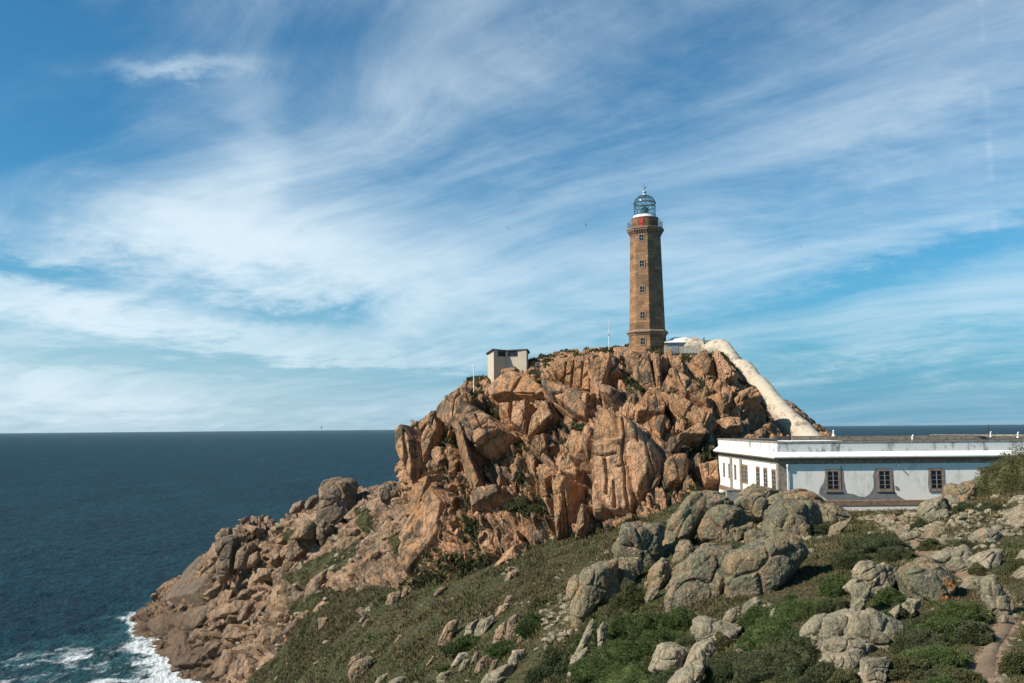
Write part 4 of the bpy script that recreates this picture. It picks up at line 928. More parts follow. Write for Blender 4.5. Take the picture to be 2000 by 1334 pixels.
# sea stacks and blocks on the headland
HB = 'granite blocks on the headland'
ST = [(b2((395,240),(440,190),(560,173),(720,188),(772,230),(772,280),(720,335),(540,365),(408,325)), 'square top block of the rock stack on the headland', 231, 8.5),
 (b2((372,545),(388,400),(420,335),(540,360),(690,325),(732,370),(742,480),(600,575),(420,558)), 'middle block of the rock stack, under the square top block', 230, 10),
 (b2((310,620),(420,545),(590,555),(760,525),(805,650),(730,800),(560,700),(400,680)), 'dark lowest block carrying the rock stack', 231, 11),
 (b2((350,690),(380,620),(440,598),(512,640),(512,720),(430,810),(378,750)), 'pale ball-shaped boulder with a hollow below it, in front of the rock stack', 222, 5),
 (b2((490,820),(560,638),(640,660),(725,760),(730,840),(640,880),(520,875)), 'dark shaded boulder right of the pale ball', 223, 6),
 (b2((90,750),(220,608),(300,610),(355,670),(335,735),(200,740)), 'whitish angular block left of the pale ball', 224, 6),
 (b2((738,400),(760,330),(820,303),(900,320),(932,370),(880,435),(800,445)), 'pinkish round boulder on the skyline right of the rock stack', 236, 6),
 (b2((905,460),(920,380),(980,343),(1012,380),(960,480)), 'grey boulder on the skyline between the pinkish one and the dark crag', 228, 4),
 (b2((985,270),(1040,218),(1110,213),(1170,260),(1235,320),(1100,380),(1010,370)), 'dark jagged knob on the skyline at the foot of the cliff', 205, 7),
 (b2((85,480),(130,430),(210,393),(232,440),(180,480),(100,500)), 'pointed pale boulder on the skyline, left one of two', 268, 6),
 (b2((235,430),(290,363),(372,353),(362,400),(300,450),(250,460)), 'grey boulder on the skyline, right one of two', 262, 6),
 (b2((50,920),(110,760),(250,728),(345,760),(335,860),(150,945)), 'broad cracked slab below the whitish angular block', 228, 7),
 (b2((810,540),(830,490),(880,500),(890,550),(850,570)), 'small pale boulder in the green hollow behind the stack', 228, 2.5),
 (b1((698,270),(730,208),(820,178),(872,200),(852,260),(822,340),(830,420),(780,375),(708,325)), 'large overhanging block with a black right side on the headland edge', 276, 9),
 (b1((705,470),(710,340),(760,370),(825,420),(800,460),(730,510)), 'pale foot of rock under the overhanging block', 275, 7),
 (b1((835,380),(860,305),(960,235),(992,260),(950,330),(940,390),(850,400)), 'rounded tan block right of the overhanging one', 274, 7),
 (b1((940,400),(950,340),(1010,310),(1035,350),(990,400)), 'cream rounded block beside the rounded tan one', 270, 5),
 (b1((865,60),(930,33),(950,55),(900,85)), 'thin flat pale boulder perched on the headland skyline', 300, 4),
 (b1((1375,640),(1420,540),(1560,450),(1590,420),(1580,520),(1500,680),(1380,790)), 'long tan whaleback of rock beside a black cleft', 196, 7),
 (b1((1070,960),(1130,760),(1230,680),(1230,760),(1180,900),(1100,1000)), 'smooth tan buttress above the dark shore rocks', 232, 8),
 (b1((990,810),(1020,750),(1070,735),(1060,800),(1010,830)), 'tan squarish block left of the smooth buttress', 246, 5),
 (b1((860,800),(930,700),(985,700),(940,790),(880,820)), 'tan leaning slab left of the squarish block', 252, 5),
 (b1((1200,920),(1260,870),(1370,830),(1330,870),(1230,925)), 'long low tan stone at the lower edge of the black cleft', 190, 3),
 (b1((690,180),(740,130),(800,125),(810,170),(760,210),(700,215)), 'rust-topped block on the headland rim above the overhanging one', 288, 6)]
for pts, lab, Y, dep in ST: boulder(pts, lab, Y, dep, 'bigtan', group=HB, rough=.9)
# ------------------------------------------------------------------ building materials
def stain_white(name, rgb=(.80, .79, .75), amt=.5, dark=(.30, .29, .26), scale=1.0, streak=True):
    m, t, b = new_mat(name); g = t.node('ShaderNodeNewGeometry').outputs['Position']
    n = t.noise(t.mapv(g, scale=(1, 1, .25 if streak else 1)), 1.6 * scale, 7, .72, .4); n2 = t.noise(g, .45 * scale, 4, .6)
    f = t.ramp(t.math('ADD', n, t.math('MULTIPLY', t.math('SUBTRACT', n2, .5), .8)), .50, .72)
    c = t.mix(t.math('MULTIPLY', f, amt), rgb, dark)
    c = t.mix(t.math('MULTIPLY', t.ramp(t.noise(g, 7, 5, .7), .58, .72), amt * .6), c, dark)
    t.l.new(c, b.inputs['Base Color']); b.inputs['Roughness'].default_value = .85; bump(t, b, t.noise(g, 5, 6, .7), .35, .05)
    return m
M['white'] = stain_white('white_limewash', (.84, .78, .69), amt=.34)
M['parapet'] = stain_white('weathered_limewash', (.70, .68, .63), 1.0, (.22, .21, .18), 1.6)
M['coving'] = stain_white('pale_limewash', (.80, .78, .72), .28)  # off-white limewash with fainter stains than the walls
M['granite'] = plain('brown_granite', (.24, .155, .10), .8, .3, 4, bmp=.4)
M['surround'] = plain('weathered_window_stone', (.27, .20, .145), .85, .35, 5, bmp=.4)
M['greystone'] = plain('grey_granite_trim', (.27, .22, .165), .85, .35, 3, bmp=.4)
M['render'] = plain('bare_grey_render', (.205, .20, .19), .9, .15, 2, bmp=.3)
M['tar'] = plain('tarred_roof', (.035, .033, .034), .8, .3, .8)
M['wood'] = plain('brown_window_frame', (.16, .095, .065), .7, .2, 6)
M['greywood'] = plain('grey_painted_wood', (.30, .31, .32), .6, .15, 6)
M['glass'] = plain('dark_window_glass', (.012, .016, .02), .15, .2, 2, spec=.22)
M['concrete'] = stain_white('grey_concrete', (.30, .28, .25), .6, (.12, .115, .10))
M['hutwall'] = stain_white('cream_render', (.50, .42, .31), .3, (.28, .23, .17))
M['slate'] = plain('dark_grey_roof', (.075, .075, .075), .7, .2, 2)
M['tunnel'] = stain_white('stained_plaster_vault', (.52, .44, .33), .95, (.20, .155, .11), .8, False)
M['iron'] = plain('dark_iron', (.045, .05, .05), .5, .2, 5, spec=.5)
M['greeniron'] = plain('green_painted_iron', (.055, .095, .085), .45, .2, 5, spec=.5)
M['rustiron'] = plain('rusty_railing_iron', (.17, .07, .045), .7, .2, 5)
M['zinc'] = plain('grey_zinc', (.38, .42, .42), .4, .15, 5, spec=.5)
M['red'] = plain('red_painted_door', (.50, .035, .02), .6, .1, 6)
M['whitemetal'] = plain('white_painted_metal', (.78, .78, .77), .5, .05, 6)
M['lens'] = plain('green_lens_glass', (.06, .10, .08), .1, .4, 3, spec=.8)

def thin_glass(name, tint, gloss):
    m = bpy.data.materials.new(name); m.use_nodes = True; t = NT(m.node_tree); out = t.n['Material Output']; t.n.remove(t.n['Principled BSDF'])
    a = t.node('ShaderNodeBsdfTransparent'); a.inputs[0].default_value = (*tint, 1); g = t.node('ShaderNodeBsdfGlossy'); g.inputs['Roughness'].default_value = .06
    x = t.node('ShaderNodeMixShader'); x.inputs[0].default_value = gloss; t.l.new(a.outputs[0], x.inputs[1]); t.l.new(g.outputs[0], x.inputs[2]); t.l.new(x.outputs[0], out.inputs[0]); return m
M['pane'] = thin_glass('lantern_glass', (.96, .985, .98), .09)

def ashlar():
    m, t, b = new_mat('coursed_ashlar'); uv = t.node('ShaderNodeTexCoord').outputs['UV']; g = t.node('ShaderNodeNewGeometry').outputs['Position']
    br = t.node('ShaderNodeTexBrick', offset=.5, squash=1.0); t.l.new(uv, br.inputs['Vector'])
    for k, v in (('Scale', 1.0), ('Mortar Size', .012), ('Mortar Smooth', .3), ('Bias', 0.0), ('Brick Width', 1.05), ('Row Height', .46)): br.inputs[k].default_value = v
    br.inputs['Color1'].default_value = (.325, .175, .088, 1); br.inputs['Color2'].default_value = (.18, .104, .058, 1); br.inputs['Mortar'].default_value = (.13, .10, .075, 1)
    bigv = t.node('ShaderNodeTexBrick', offset=.35); t.l.new(uv, bigv.inputs['Vector'])
    for k, v in (('Scale', 1.0), ('Mortar Size', 0.0), ('Brick Width', 2.1), ('Row Height', .92)): bigv.inputs[k].default_value = v
    bigv.inputs['Color1'].default_value = (.30, .30, .30, 1); bigv.inputs['Color2'].default_value = (.70, .66, .60, 1)
    c = t.mix(.7, br.outputs['Color'], bigv.outputs['Color'], 'OVERLAY')
    n = t.noise(t.mapv(g, scale=(1, 1, .5)), 1.2, 6, .7)
    c = t.mix(t.math('MULTIPLY', t.ramp(n, .5, .75), .6), c, (.13, .10, .07)); c = t.mix(t.math('MULTIPLY', t.ramp(t.noise(g, .6, 5, .7), .52, .7), .45), c, (.36, .20, .10))
    t.l.new(c, b.inputs['Base Color']); b.inputs['Roughness'].default_value = .85
    bump(t, b, t.math('ADD', t.math('MULTIPLY', br.outputs['Fac'], -1.0), t.math('MULTIPLY', t.noise(g, 6, 5, .7), .7)), .7, .06); return m
M['ashlar'] = ashlar()

def wrap_uv(o, cx=0.0, cy=0.0, rad=2.6):
    me = o.data; uv = me.uv_layers.new(name='wrap'); 
    for p in me.polygons:
        c = p.center; a0 = math.atan2(c[1]-cy, c[0]-cx)
        for li in p.loop_indices:
            v = me.vertices[me.loops[li].vertex_index].co; a = math.atan2(v[1]-cy, v[0]-cx); a = a0 + (a - a0 + PI) % (2*PI) - PI
            uv.data[li].uv = (a * rad, v[2])

# ------------------------------------------------------------------ lighthouse
def make_lighthouse():
    Y = 146.0; c = at(1265.3, 690, Y); cx, cz = c[0], c[2]
    def z(py): return at(1265, py, Y)[2] - cz + .0
    root = empty('lighthouse', (cx, Y, cz)); tag(root, 'tall tapering octagonal brown stone lighthouse with a glazed domed lantern on top of the crag', 'lighthouse')
    a0 = R(-113.2); rot = a0 - R(22.5); ap = math.cos(R(22.5))
    zb0, zb1 = z(712), z(656.5); zs1 = z(646); zt = z(463)
    o = MB().lathe([(2.93, zb0), (2.90, zb1)], 8, rot).build('base', M['ashlar'], root); wrap_uv(o)
    MB().lathe([(2.90, zb1), (3.02, zb1+.06), (3.05, zb1+.22), (3.28, zb1+.42), (3.28, zb1+.56), (2.98, zb1+.84), (2.80, zs1)], 8, rot).build('string_course', M['granite'], root)
    o = MB().lathe([(2.80, zs1), (2.40, zt)], 8, rot).build('tower_shaft', M['ashlar'], root); wrap_uv(o)
    def rad(zz): return (2.80 + (2.40 - 2.80) * (zz - zs1) / (zt - zs1)) if zz > zs1 else 2.9
    # gallery: corbels, then a moulded floor slab
    MB().lathe([(2.40, zt), (2.50, zt+.03), (2.50, zt+.16), (2.42, zt+.18), (2.42, z(453.5))], 8, rot).build('frieze', M['granite'], root)
    cb = MB()
    for k in range(8):
        a = a0 + k * PI / 4; n = np.array([math.cos(a), math.sin(a)]); tt = np.array([-n[1], n[0]]); r0 = 2.42 * ap
        for s in np.linspace(-.80, .80, 5):
            p = n * r0 + tt * s; pl = [(0, zt+.22), (.14, zt+.25), (.40, z(454.2)), (0, z(454.2))]
            A = [cb.b.verts.new((*(p + n*q - tt*.11), h)) for q, h in pl]; B = [cb.b.verts.new((*(p + n*q + tt*.11), h)) for q, h in pl]
            cb.b.faces.new(A); cb.b.faces.new(B[::-1])
            for i in range(4): cb.b.faces.new([A[i], A[(i+1) % 4], B[(i+1) % 4], B[i]])
    cb.build('corbel_course', M['granite'], root)
    MB().lathe([(2.44, z(454.2)+.004), (2.86, z(454)), (2.90, z(452)), (3.0, z(450.8)), (3.0, z(448.2)), (2.70, z(446.8)), (2.3, z(446.8))], 8, rot).build('gallery', M['granite'], root)
    rl = MB(); rr = 2.74; zf, zr = z(447.3), z(434.8)
    for k in range(24):
        a = rot + 2*PI*k/24; seg = PI/4; kk = math.floor((a-rot)/seg + 1e-6); am = rot + (kk+.5)*seg; q = rr*ap/math.cos(a-am) if abs(a-am) < R(23) else rr
        rl.tube([(q*math.cos(a), q*math.sin(a), zf), (q*math.cos(a), q*math.sin(a), zr+.05)], .035, 5)
    for h in (zr, .5*(zf+zr)+.1, zf+.3):
        rl.tube([(rr*math.cos(rot+k*PI/4), rr*math.sin(rot+k*PI/4), h) for k in range(9)], .028, 5)
    rl.build('gallery_railing', M['rustiron'], root)
    o = MB().lathe([(2.06, z(447.2)), (2.06, z(429.5))], 40, 0).build('watch_room', M['ashlar'], root); wrap_uv(o, rad=2.06)
    MB().lathe([(2.06, z(429.5)), (2.12, z(429.3)), (2.16, z(428.2)), (2.14, z(427.4)), (1.9, z(426.8))], 40, 0).build('watch_room_cornice', M['granite'], root)
    MB().lathe([(1.90, z(426.8)), (1.86, z(425)), (1.78, z(422.2)), (1.72, z(421.8))], 40, 0).build('lantern_sill', M['whitemetal'], root)
    ad = a0 + R(-2); n = np.array([math.cos(ad), math.sin(ad)]); tt = np.array([-n[1], n[0]])
    def on_face(mb, r, s0, s1, h0, h1, t0, t1):
        A = [mb.b.verts.new((*(n*(r+q) + tt*s), h)) for h in (h0, h1) for q in (t0, t1) for s in (s0, s1)]
        for f in ((0,2,3,1),(4,5,7,6),(0,1,5,4),(2,6,7,3),(0,4,6,2),(1,3,7,5)): mb.b.faces.new([A[i] for i in f])
    d = MB(); on_face(d, 2.06, -.33, .33, z(446.5), z(430.2), -.2, .05); d = d.build('door', M['red'], root)
    h = MB(); on_face(h, 2.06, -.40, -.335, z(446.5), z(429.8), -.2, .07); on_face(h, 2.06, .335, .40, z(446.5), z(429.8), -.2, .07); h.build('door_frame', M['granite'], d)
    # glazed lantern: helical bars, glass, lens, domed roof glazing
    RL = 1.68; l0, l1 = z(421.8), z(397.2); la = MB()
    for k in range(14):
        for s in (1, -1):
            la.tube([(RL*math.cos(2*PI*k/14 + s*q*2*PI/7), RL*math.sin(2*PI*k/14 + s*q*2*PI/7), l0 + (l1-l0)*q) for q in np.linspace(0, 1, 9)], .027, 4)
    for h, r in ((l0+.05, .07), (.32*l0+.68*l1, .05), (l1, .10)):
        la.tube([((RL+.01)*math.cos(2*PI*k/36), (RL+.01)*math.sin(2*PI*k/36), h) for k in range(37)], r, 6)
    lat = la.build('lantern_lattice', M['greeniron'], root)
    MB().lathe([(RL-.06, l0), (RL-.06, l1)], 36, 0, cap=False).build('lantern_glass', M['pane'], lat, True)
    dm = MB(); dz = z(381.5) - l1
    def dp(a, q): return (RL*math.cos(q)*math.cos(a), RL*math.cos(q)*math.sin(a), l1 + dz*math.sin(q)/math.sin(1.42))
    for k in range(14):
        for s in (1, -1): dm.tube([dp(2*PI*k/14 + s*q*1.1, q) for q in np.linspace(0, 1.42, 10)], .024, 4)
    for q in (.55, 1.05): dm.tube([dp(2*PI*k/30, q) for k in range(31)], .03, 4)
    dome = dm.build('dome_frame', M['greeniron'], root)
    g = MB(); g.lathe([((RL-.05)*math.cos(q), l1 + (dz-.03)*math.sin(q)/math.sin(1.42)) for q in np.linspace(0.02, 1.42, 10)], 36, 0, cap=False); g.build('dome_glass', M['pane'], dome, True)
    MB().lathe([(.36, z(383)), (.34, z(380)), (.27, z(379.5)), (.27, z(376.5)), (.36, z(376)), (.34, z(374.5)), (.20, z(372.8)), (.05, z(371.8))], 16, 0).build('cowl', M['zinc'], root, True)
    v = MB(); v.tube([(0, 0, z(372)), (0, 0, z(358))], [.05, .02], 5); v.tube([(-.32, .05, z(366.8)), (.34, -.05, z(366.8))], .025, 4); v.tube([(-.05, -.3, z(368)), (.05, .3, z(368))], .025, 4)
    v.prism([(.08, z(367.5)), (.36, z(364)), (.36, z(366)), (.18, z(368.2))], 'y', -.012, .012); v.build('weather_vane', M['iron'], root)
    MB().lathe([(.35, l0), (.42, l0+.3), (.62, l0+.45), (.66, l0+.9), (.60, l0+1.2), (.36, l0+1.42), (.1, l0+1.5)], 16, 0).build('lens', M['lens'], root, True)
    # windows on the face towards the camera
    for px, py in ((1258, 469), (1258, 519.3), (1259, 569.2), (1260, 619), (1261.3, 669)):
        zc = z(py); r = rad(zc - .5) * ap; n = np.array([math.cos(a0), math.sin(a0)]); tt = np.array([-n[1], n[0]]); s = -.06
        f = MB()
        for s0, s1, h0, h1 in ((-.50, -.33, -.62, .62), (.33, .50, -.62, .62), (-.33, .33, .46, .64), (-.33, .33, -.64, -.46)): on_face(f, r, s0, s1, zc+h0, zc+h1, -.2, .075)
        w_ = f.build('window', M['granite'], root)
        q = MB(); on_face(q, r, -.33, .33, zc-.46, zc+.46, -.2, .012); q.build('pane', M['glass'], w_)
        q = MB(); on_face(q, r, -.02, .02, zc-.46, zc+.46, -.1, .03); on_face(q, r, -.33, -.024, zc-.02, zc+.02, -.1, .026); on_face(q, r, .024, .33, zc-.02, zc+.02, -.1, .026); q.build('glazing_bar', M['greywood'], w_)
make_lighthouse()

# ------------------------------------------------------------------ entrance lodge and vaulted passage down the crag
def make_passage():
    e = at(1322, 684, 143.6); root = empty('entrance_lodge', tuple(e)); tag(root, 'small cream entrance lodge with grey door at the foot of the lighthouse', 'lodge')
    x0, x1 = at(1297.5, 684, 143.6)[0]-e[0], at(1350, 684, 143.6)[0]-e[0]; ze = at(1320, 669, 143.6)[2]-e[2]; zr = at(1320, 658.5, 145)[2]-e[2]
    MB().box((x0, 0, -2.5), (x1, 4.4, ze)).build('wall', M['hutwall'], root)
    r = MB(); V = [r.b.verts.new(p) for p in ((x0-.15, -.25, ze+.004), (x1+.1, -.25, ze+.004), (x1+.1, 4.6, ze+.004), (x0-.15, 4.6, ze+.004), (x0+1.7, 1.7, zr), (x1-.3, 1.7, zr))]
    for f in ((0,1,5,4), (1,2,5), (2,3,4,5), (3,0,4), (0,3,2,1)): r.b.faces.new([V[i] for i in f])
    r.build('roof', M['coving'], root)
    xa = at(1311, 684, 143.6)[0]-e[0]; xb = at(1325, 684, 143.6)[0]-e[0]
    d = MB().box((xa, -.04, -2.0), (xb, .1, at(1320, 671.5, 143.6)[2]-e[2])).build('door', M['greywood'], root)
    # vault
    pts = [(1340,671,144.5,1.2),(1358,669,143.8,1.15),(1378,676,143,1.05),(1392,675,142.2,1.3),(1409,676,141.3,1.45),(1424,690,139.8,1.25),(1440,709,138,1.15),(1452,716,137,1.5),(1464,727,135.8,1.35),(1478,742,134.2,1.2),(1488,753,133,1.5),(1505,776,130.8,1.45),(1527,801,128.2,1.5),(1548,822,126,1.55),(1570,842,123.8,1.6),(1592,866,121.4,1.6)]
    C = np.array([at(a, b, c) for a, b, c, _ in pts]); rr = .96 * np.array([p[3] for p in pts]); C[:, 2] -= .4
    n = 150; t = even(C, n); P = crom(C, t); rad = crom(rr[:, None], t)[:, 0]; T = np.gradient(P, axis=0); T /= np.linalg.norm(T, axis=1, keepdims=True)
    S = np.cross(T, [0, 0, 1.0]); S /= np.linalg.norm(S, axis=1, keepdims=True); U = np.cross(S, T); m_ = 26; an = np.linspace(-.35, PI+.35, m_)
    V = P[:, None] + rad[:, None, None] * (np.cos(an)[None, :, None] * S[:, None] * .95 + np.sin(an)[None, :, None] * U[:, None] * 1.0)
    V[:, 0] -= U[0] * 3 * 0; V = V.reshape(-1, 3); c0 = C[-1]; nrm = (V - np.repeat(P, m_, 0)); nrm /= np.linalg.norm(nrm, axis=1, keepdims=True)
    seam = np.repeat(np.maximum(0, 1 - np.abs((np.cumsum(np.r_[0, np.linalg.norm(np.diff(P, axis=0), axis=1)]) % 6.5) - 3.2) / .3), m_)
    V = V + nrm * (.16*fbm(V, .5, 3, 401) + .06*fbm(V, 1.7, 3, 402) + .13*seam)[:, None]
    o = link('covered_passage', np_mesh('covered_passage', V - c0, grid_faces(n, m_)), None, M['tunnel']); o.location = c0
    # walls of the vault reach down into the rock
    tag(o, 'long pale vaulted passage snaking down the right flank of the crag to the white building', 'passage')
    sk = []
    for side, a in ((0, 0), (1, m_-1)):
        A = V.reshape(n, m_, 3)[:, a]; B = A + np.array([0, 0, -2.5]); Q = np.stack([A + 0*B, B], 1).reshape(-1, 3); sk.append(Q)
    for Q in sk: link('side_wall', np_mesh('side_wall', Q - c0, grid_faces(n, 2), False), o, M['concrete'])
make_passage()

# ------------------------------------------------------------------ look-out hut
def make_hut():
    A, B, Cc, Dd, L = (-2.95, 150.0), (-.91, 151.5), (2.30, 150.3), (2.62, 151.9), (-3.96, 151.35); Bk = [(1.6, 156.0), (-3.0, 155.4)]
    e = at(985, 748, 150); root = empty('lookout_hut', (0, 151.5, e[2])); tag(root, 'cream flat-roofed lookout hut with an angled front on the left shoulder of the crag', 'hut')
    zt = at(985, 681.5, 150)[2] - e[2]; poly = [A, B, Cc, Dd, *Bk, L]; top = [zt, zt-.08, zt-.02, zt-.42, zt-.9, zt-1.0, zt-.55]
    P = [(x, y-151.5) for x, y in poly]
    m_ = MB(); a = [m_.b.verts.new((x, y, -3.5)) for x, y in P]; b = [m_.b.verts.new((x, y, h-.16)) for (x, y), h in zip(P, top)]
    m_.b.faces.new(a[::-1]); m_.b.faces.new(b)
    for i in range(7): m_.b.faces.new([a[i], a[(i+1) % 7], b[(i+1) % 7], b[i]])
    m_.build('wall', M['hutwall'], root)
    ctr = np.mean(P, 0); r = MB(); a, b = [], []
    for (x, y), h in zip(P, top):
        q = np.array([x, y]) - ctr; q = q * (1 + .3/np.linalg.norm(q)) + ctr; a.append(r.b.verts.new((*q, h-.14))); b.append(r.b.verts.new((*q, h+.03)))
    r.b.faces.new(a[::-1]); r.b.faces.new(b)
    for i in range(7): r.b.faces.new([a[i], a[(i+1) % 7], b[(i+1) % 7], b[i]])
    r.build('roof', M['slate'], root)
    def slab(mb, p, q, s0, s1, z0, z1, t0, t1):
        p = np.array(p) - (0, 151.5); q = np.array(q) - (0, 151.5); d = (q-p)/np.linalg.norm(q-p); n = np.array([d[1], -d[0]])
        V = [mb.b.verts.new((*(p + d*s + n*t), h)) for h in (z0, z1) for t in (t0, t1) for s in (s0, s1)]
        for f in ((0,2,3,1),(4,5,7,6),(0,1,5,4),(2,6,7,3),(0,4,6,2),(1,3,7,5)): mb.b.faces.new([V[i] for i in f])
    zw0, zw1 = at(985, 694.5, 150)[2]-e[2], at(985, 685.5, 150)[2]-e[2]
    for p, q, s0, s1, nb in ((A, B, .9, 2.25, 4), (B, Cc, .35, 1.85, 5)):
        f = MB(); slab(f, p, q, s0-.06, s1+.06, zw0-.07, zw0, -.05, .05); slab(f, p, q, s0-.06, s1+.06, zw1, zw1+.06, -.05, .05); slab(f, p, q, s0-.06, s0, zw0+.003, zw1-.003, -.05, .045); slab(f, p, q, s1, s1+.06, zw0+.003, zw1-.003, -.05, .045)
        w_ = f.build('window', M['slate'], root); g = MB(); slab(g, p, q, s0, s1, zw0, zw1, -.05, .012); g.build('pane', M['glass'], w_)
        g = MB()
        for k in range(1, nb): x = s0 + (s1-s0)*k/nb; slab(g, p, q, x-.025, x+.025, zw0, zw1, -.03, .03)
        g.build('glazing_bar', M['slate'], w_)
    d = MB(); slab(d, A, B, 1.5, 2.1, -1.0, 1.35, -.05, .03); d.build('door', M['wood'], root)
make_hut()

# ------------------------------------------------------------------ the white keepers' building
def make_building():
    X0 = at(1520, 905, 83)[0]; Y0, Y1, X1 = 83.0, 107.0, 62.0
    def z(py): return at(1620, py, 83)[2]
    zg = z(1006); root = empty('white_building', (X0, Y0, zg)); o3 = np.array([X0, Y0, zg])
    tag(root, 'long white single-storey keepers building with granite trim and a flat dark roof', 'building')
    def L(x, y, zz): return (x - X0, y - Y0, zz - zg)
    def ring(profile, name, mat, parent=root, smooth=False):
        """section (outward offset, z) swept along front and left side with a mitred corner, returned round the back"""
        b = bmesh.new(); rows = []
        for o_, zz in profile:
            rows.append([b.verts.new(L(*p)) for p in ((X0-o_, Y1+o_, zz), (X0-o_, Y0-o_, zz), (X1, Y0-o_, zz), (X1, Y1+o_, zz))])
        n = len(rows)
        for i in range(n):
            a, c = rows[i], rows[(i+1) % n]
            for k in range(4): b.faces.new([a[k], a[(k+1) % 4], c[(k+1) % 4], c[k]])
        bmesh.ops.recalc_face_normals(b, faces=b.faces[:]); me = bpy.data.meshes.new(name); b.to_mesh(me); b.free(); return link(name, me, parent, mat)
    zp, zb0, zb1, zf, zso, zc0, zc1, zcap, zt = z(1060), z(988.6), z(977.3), z(906), z(899), z(893.4), z(882.3), z(864.8), z(861.6)
    MB().box(L(X0, Y0, zp-1), L(X1, Y1, zc1)).build('wall', M['white'], root)
    ring([(-.3, zp-1), (.07, zp-1), (.07, zb0), (-.3, zb0)], 'plinth', M['white'])
    ring([(-.3, zb0), (.10, zb0), (.12, zb0+.03), (.12, zb1-.04), (.06, zb1), (-.3, zb1)], 'granite_band', M['granite'])
    ring([(-.3, zf), (.04, zf), (.045, zso), (-.3, zso)], 'frieze', M['greystone'])
    ring([(-.3, zso+.002), (.10, zso+.002), (.16, zso+.10), (.44, zso+.14), (.46, zc0), (-.3, zc0)], 'cornice', M['granite'])
    ring([(-.3, zc0+.002), (.48, zc0+.002), (.49, zc0+.10), (.05, zc1), (-.3, zc1)], 'coving', M['coving'])
    ring([(-.3, zc1+.002), (.02, zc1+.002), (.02, zcap), (-.3, zcap)], 'parapet', M['parapet'])
    ring([(-.36, zcap+.002), (.07, zcap+.002), (.07, zt), (-.36, zt)], 'coping', M['greystone'])
    rf = MB(); rf.box(L(X0+.3, Y0+.3, zcap-.6), L(X1-.3, Y1-.3, zt-.22)); rf.build('roof', M['tar'], root)
    zi = at(1700, 849.4, 101)[2]
    MB().box(L(X0+6, 100, zt-.5), L(X1-1, 104.5, zi-.10)).build('rear_roof', M['tar'], root)
    MB().box(L(X0+6.2, 99.6, zt-.4), L(X1-1, 99.85, at(1700, 851.6, 99.6)[2])).build('courtyard_wall', M['greystone'], root)
    MB().box(L(X0+4.5, 94, zt-.3), L(X0+9.5, 99, zt-.16)).build('skylight', M['coving'], root)
    cp = MB(); a = at(1820, 848.6, 103); b = at(2040, 853.4, 95); cp.prism([(L(*a)[0], L(*a)[1]), (L(*b)[0], L(*b)[1]), (L(*b)[0], L(*b)[1]+.5), (L(*a)[0], L(*a)[1]+.5)], 'z', L(*a)[2]-.16, L(*a)[2]+.0); cp.build('rear_coping', M['greystone'], root)
    # corner stones and pilasters
    q = MB(); hs = np.linspace(zb1, zf, 5)
    for i in range(4): q.box(L(X0-.06, Y0-.06, hs[i]+.012), L(X0+.70, Y0+.55, hs[i+1]-.012))
    q.build('corner_quoin', M['greystone'], root, bevel=.012)
    for yc in (100.7, 96.4): MB().box(L(X0-.14, yc-.35, zb1+.002), L(X0+.1, yc+.35, zf-.002)).build('pilaster', M['greystone'], root)
    # peeled render around the windows
    s5 = lambda *p: [(1380 + x/6.0625, 800 + y/6.0625) for x, y in p]; s6 = lambda *p: [(1680 + x/6.0625, 800 + y/6.0625) for x, y in p]
    pa = s5((1402,706),(1590,706),(1588,655),(1605,690),(1622,740),(1628,850),(1640,900),(1648,950),(1665,990),(1700,996),(1740,1000),(1780,1016),(1805,1026)) + s6((0,1030),(60,1034),(110,1000),(140,960),(158,920),(160,860),(150,780),(172,712),(190,702),(380,702),(378,760),(390,830),(402,900),(412,980),(440,1015),(480,1040),(540,1072)) + s5((1430,1074),(1330,1002),(1338,950),(1346,920),(1378,880),(1392,840),(1400,790))
    for poly in (pa, s6((803,702),(992,702),(998,800),(994,890),(960,950),(905,972),(815,968),(800,870),(806,790)), s6((1415,702),(1560,702),(1560,800),(1420,800)), s6((412,900),(450,915),(470,945),(462,965),(430,955),(415,930))):
        P = [at(px, py, 83) for px, py in poly]; MB().prism([(p[0]-X0, p[2]-zg) for p in P], 'y', -.012, .1).build('bare_render', M['render'], root)
    # front windows
    for px in (1627.3, 1728, 1829.3, 1929.5):
        xc = at(px, 938, 83)[0]; h0, h1 = z(956.3), z(920.8); hw = .475
        f = MB()
        for a, b, c, d in ((-.67, -hw, h0-.14, h1+.20), (hw, .67, h0-.14, h1+.20), (-hw, hw, h1, h1+.20), (-hw, hw, h0-.14, h0)): f.box(L(xc+a+.002, Y0-.05, c), L(xc+b-.002, Y0+.2, d))
        w_ = f.build('window', M['surround'], root)
        MB().box(L(xc-.74, Y0-.10, h0-.22), L(xc+.74, Y0+.1, h0-.143)).build('sill', M['greystone'], w_)
        MB().box(L(xc-hw, Y0-.019, h0), L(xc+hw, Y0+.2, h1)).build('pane', M['glass'], w_)
        g = MB()
        for a, b, c, d in ((-hw, -hw+.06, h0, h1), (hw-.06, hw, h0, h1), (-hw+.062, hw-.062, h0, h0+.07), (-hw+.062, hw-.062, h1-.06, h1)): g.box(L(xc+a, Y0-.028, c), L(xc+b, Y0+.1, d))
        g.build('casement_frame', M['wood'], w_)
        g = MB(); g.box(L(xc-.035, Y0-.034, h0+.072), L(xc+.035, Y0+.1, h1-.062))
        for k in (1, 2, 3):
            zz = h0 + (h1-h0)*k/4
            for s in (-1, 1): g.box(L(xc+min(s*.037, s*.413), Y0-.022, zz-.014), L(xc+max(s*.037, s*.413), Y0+.1, zz+.014))
        g.build('glazing_bar', M['greywood'], w_)
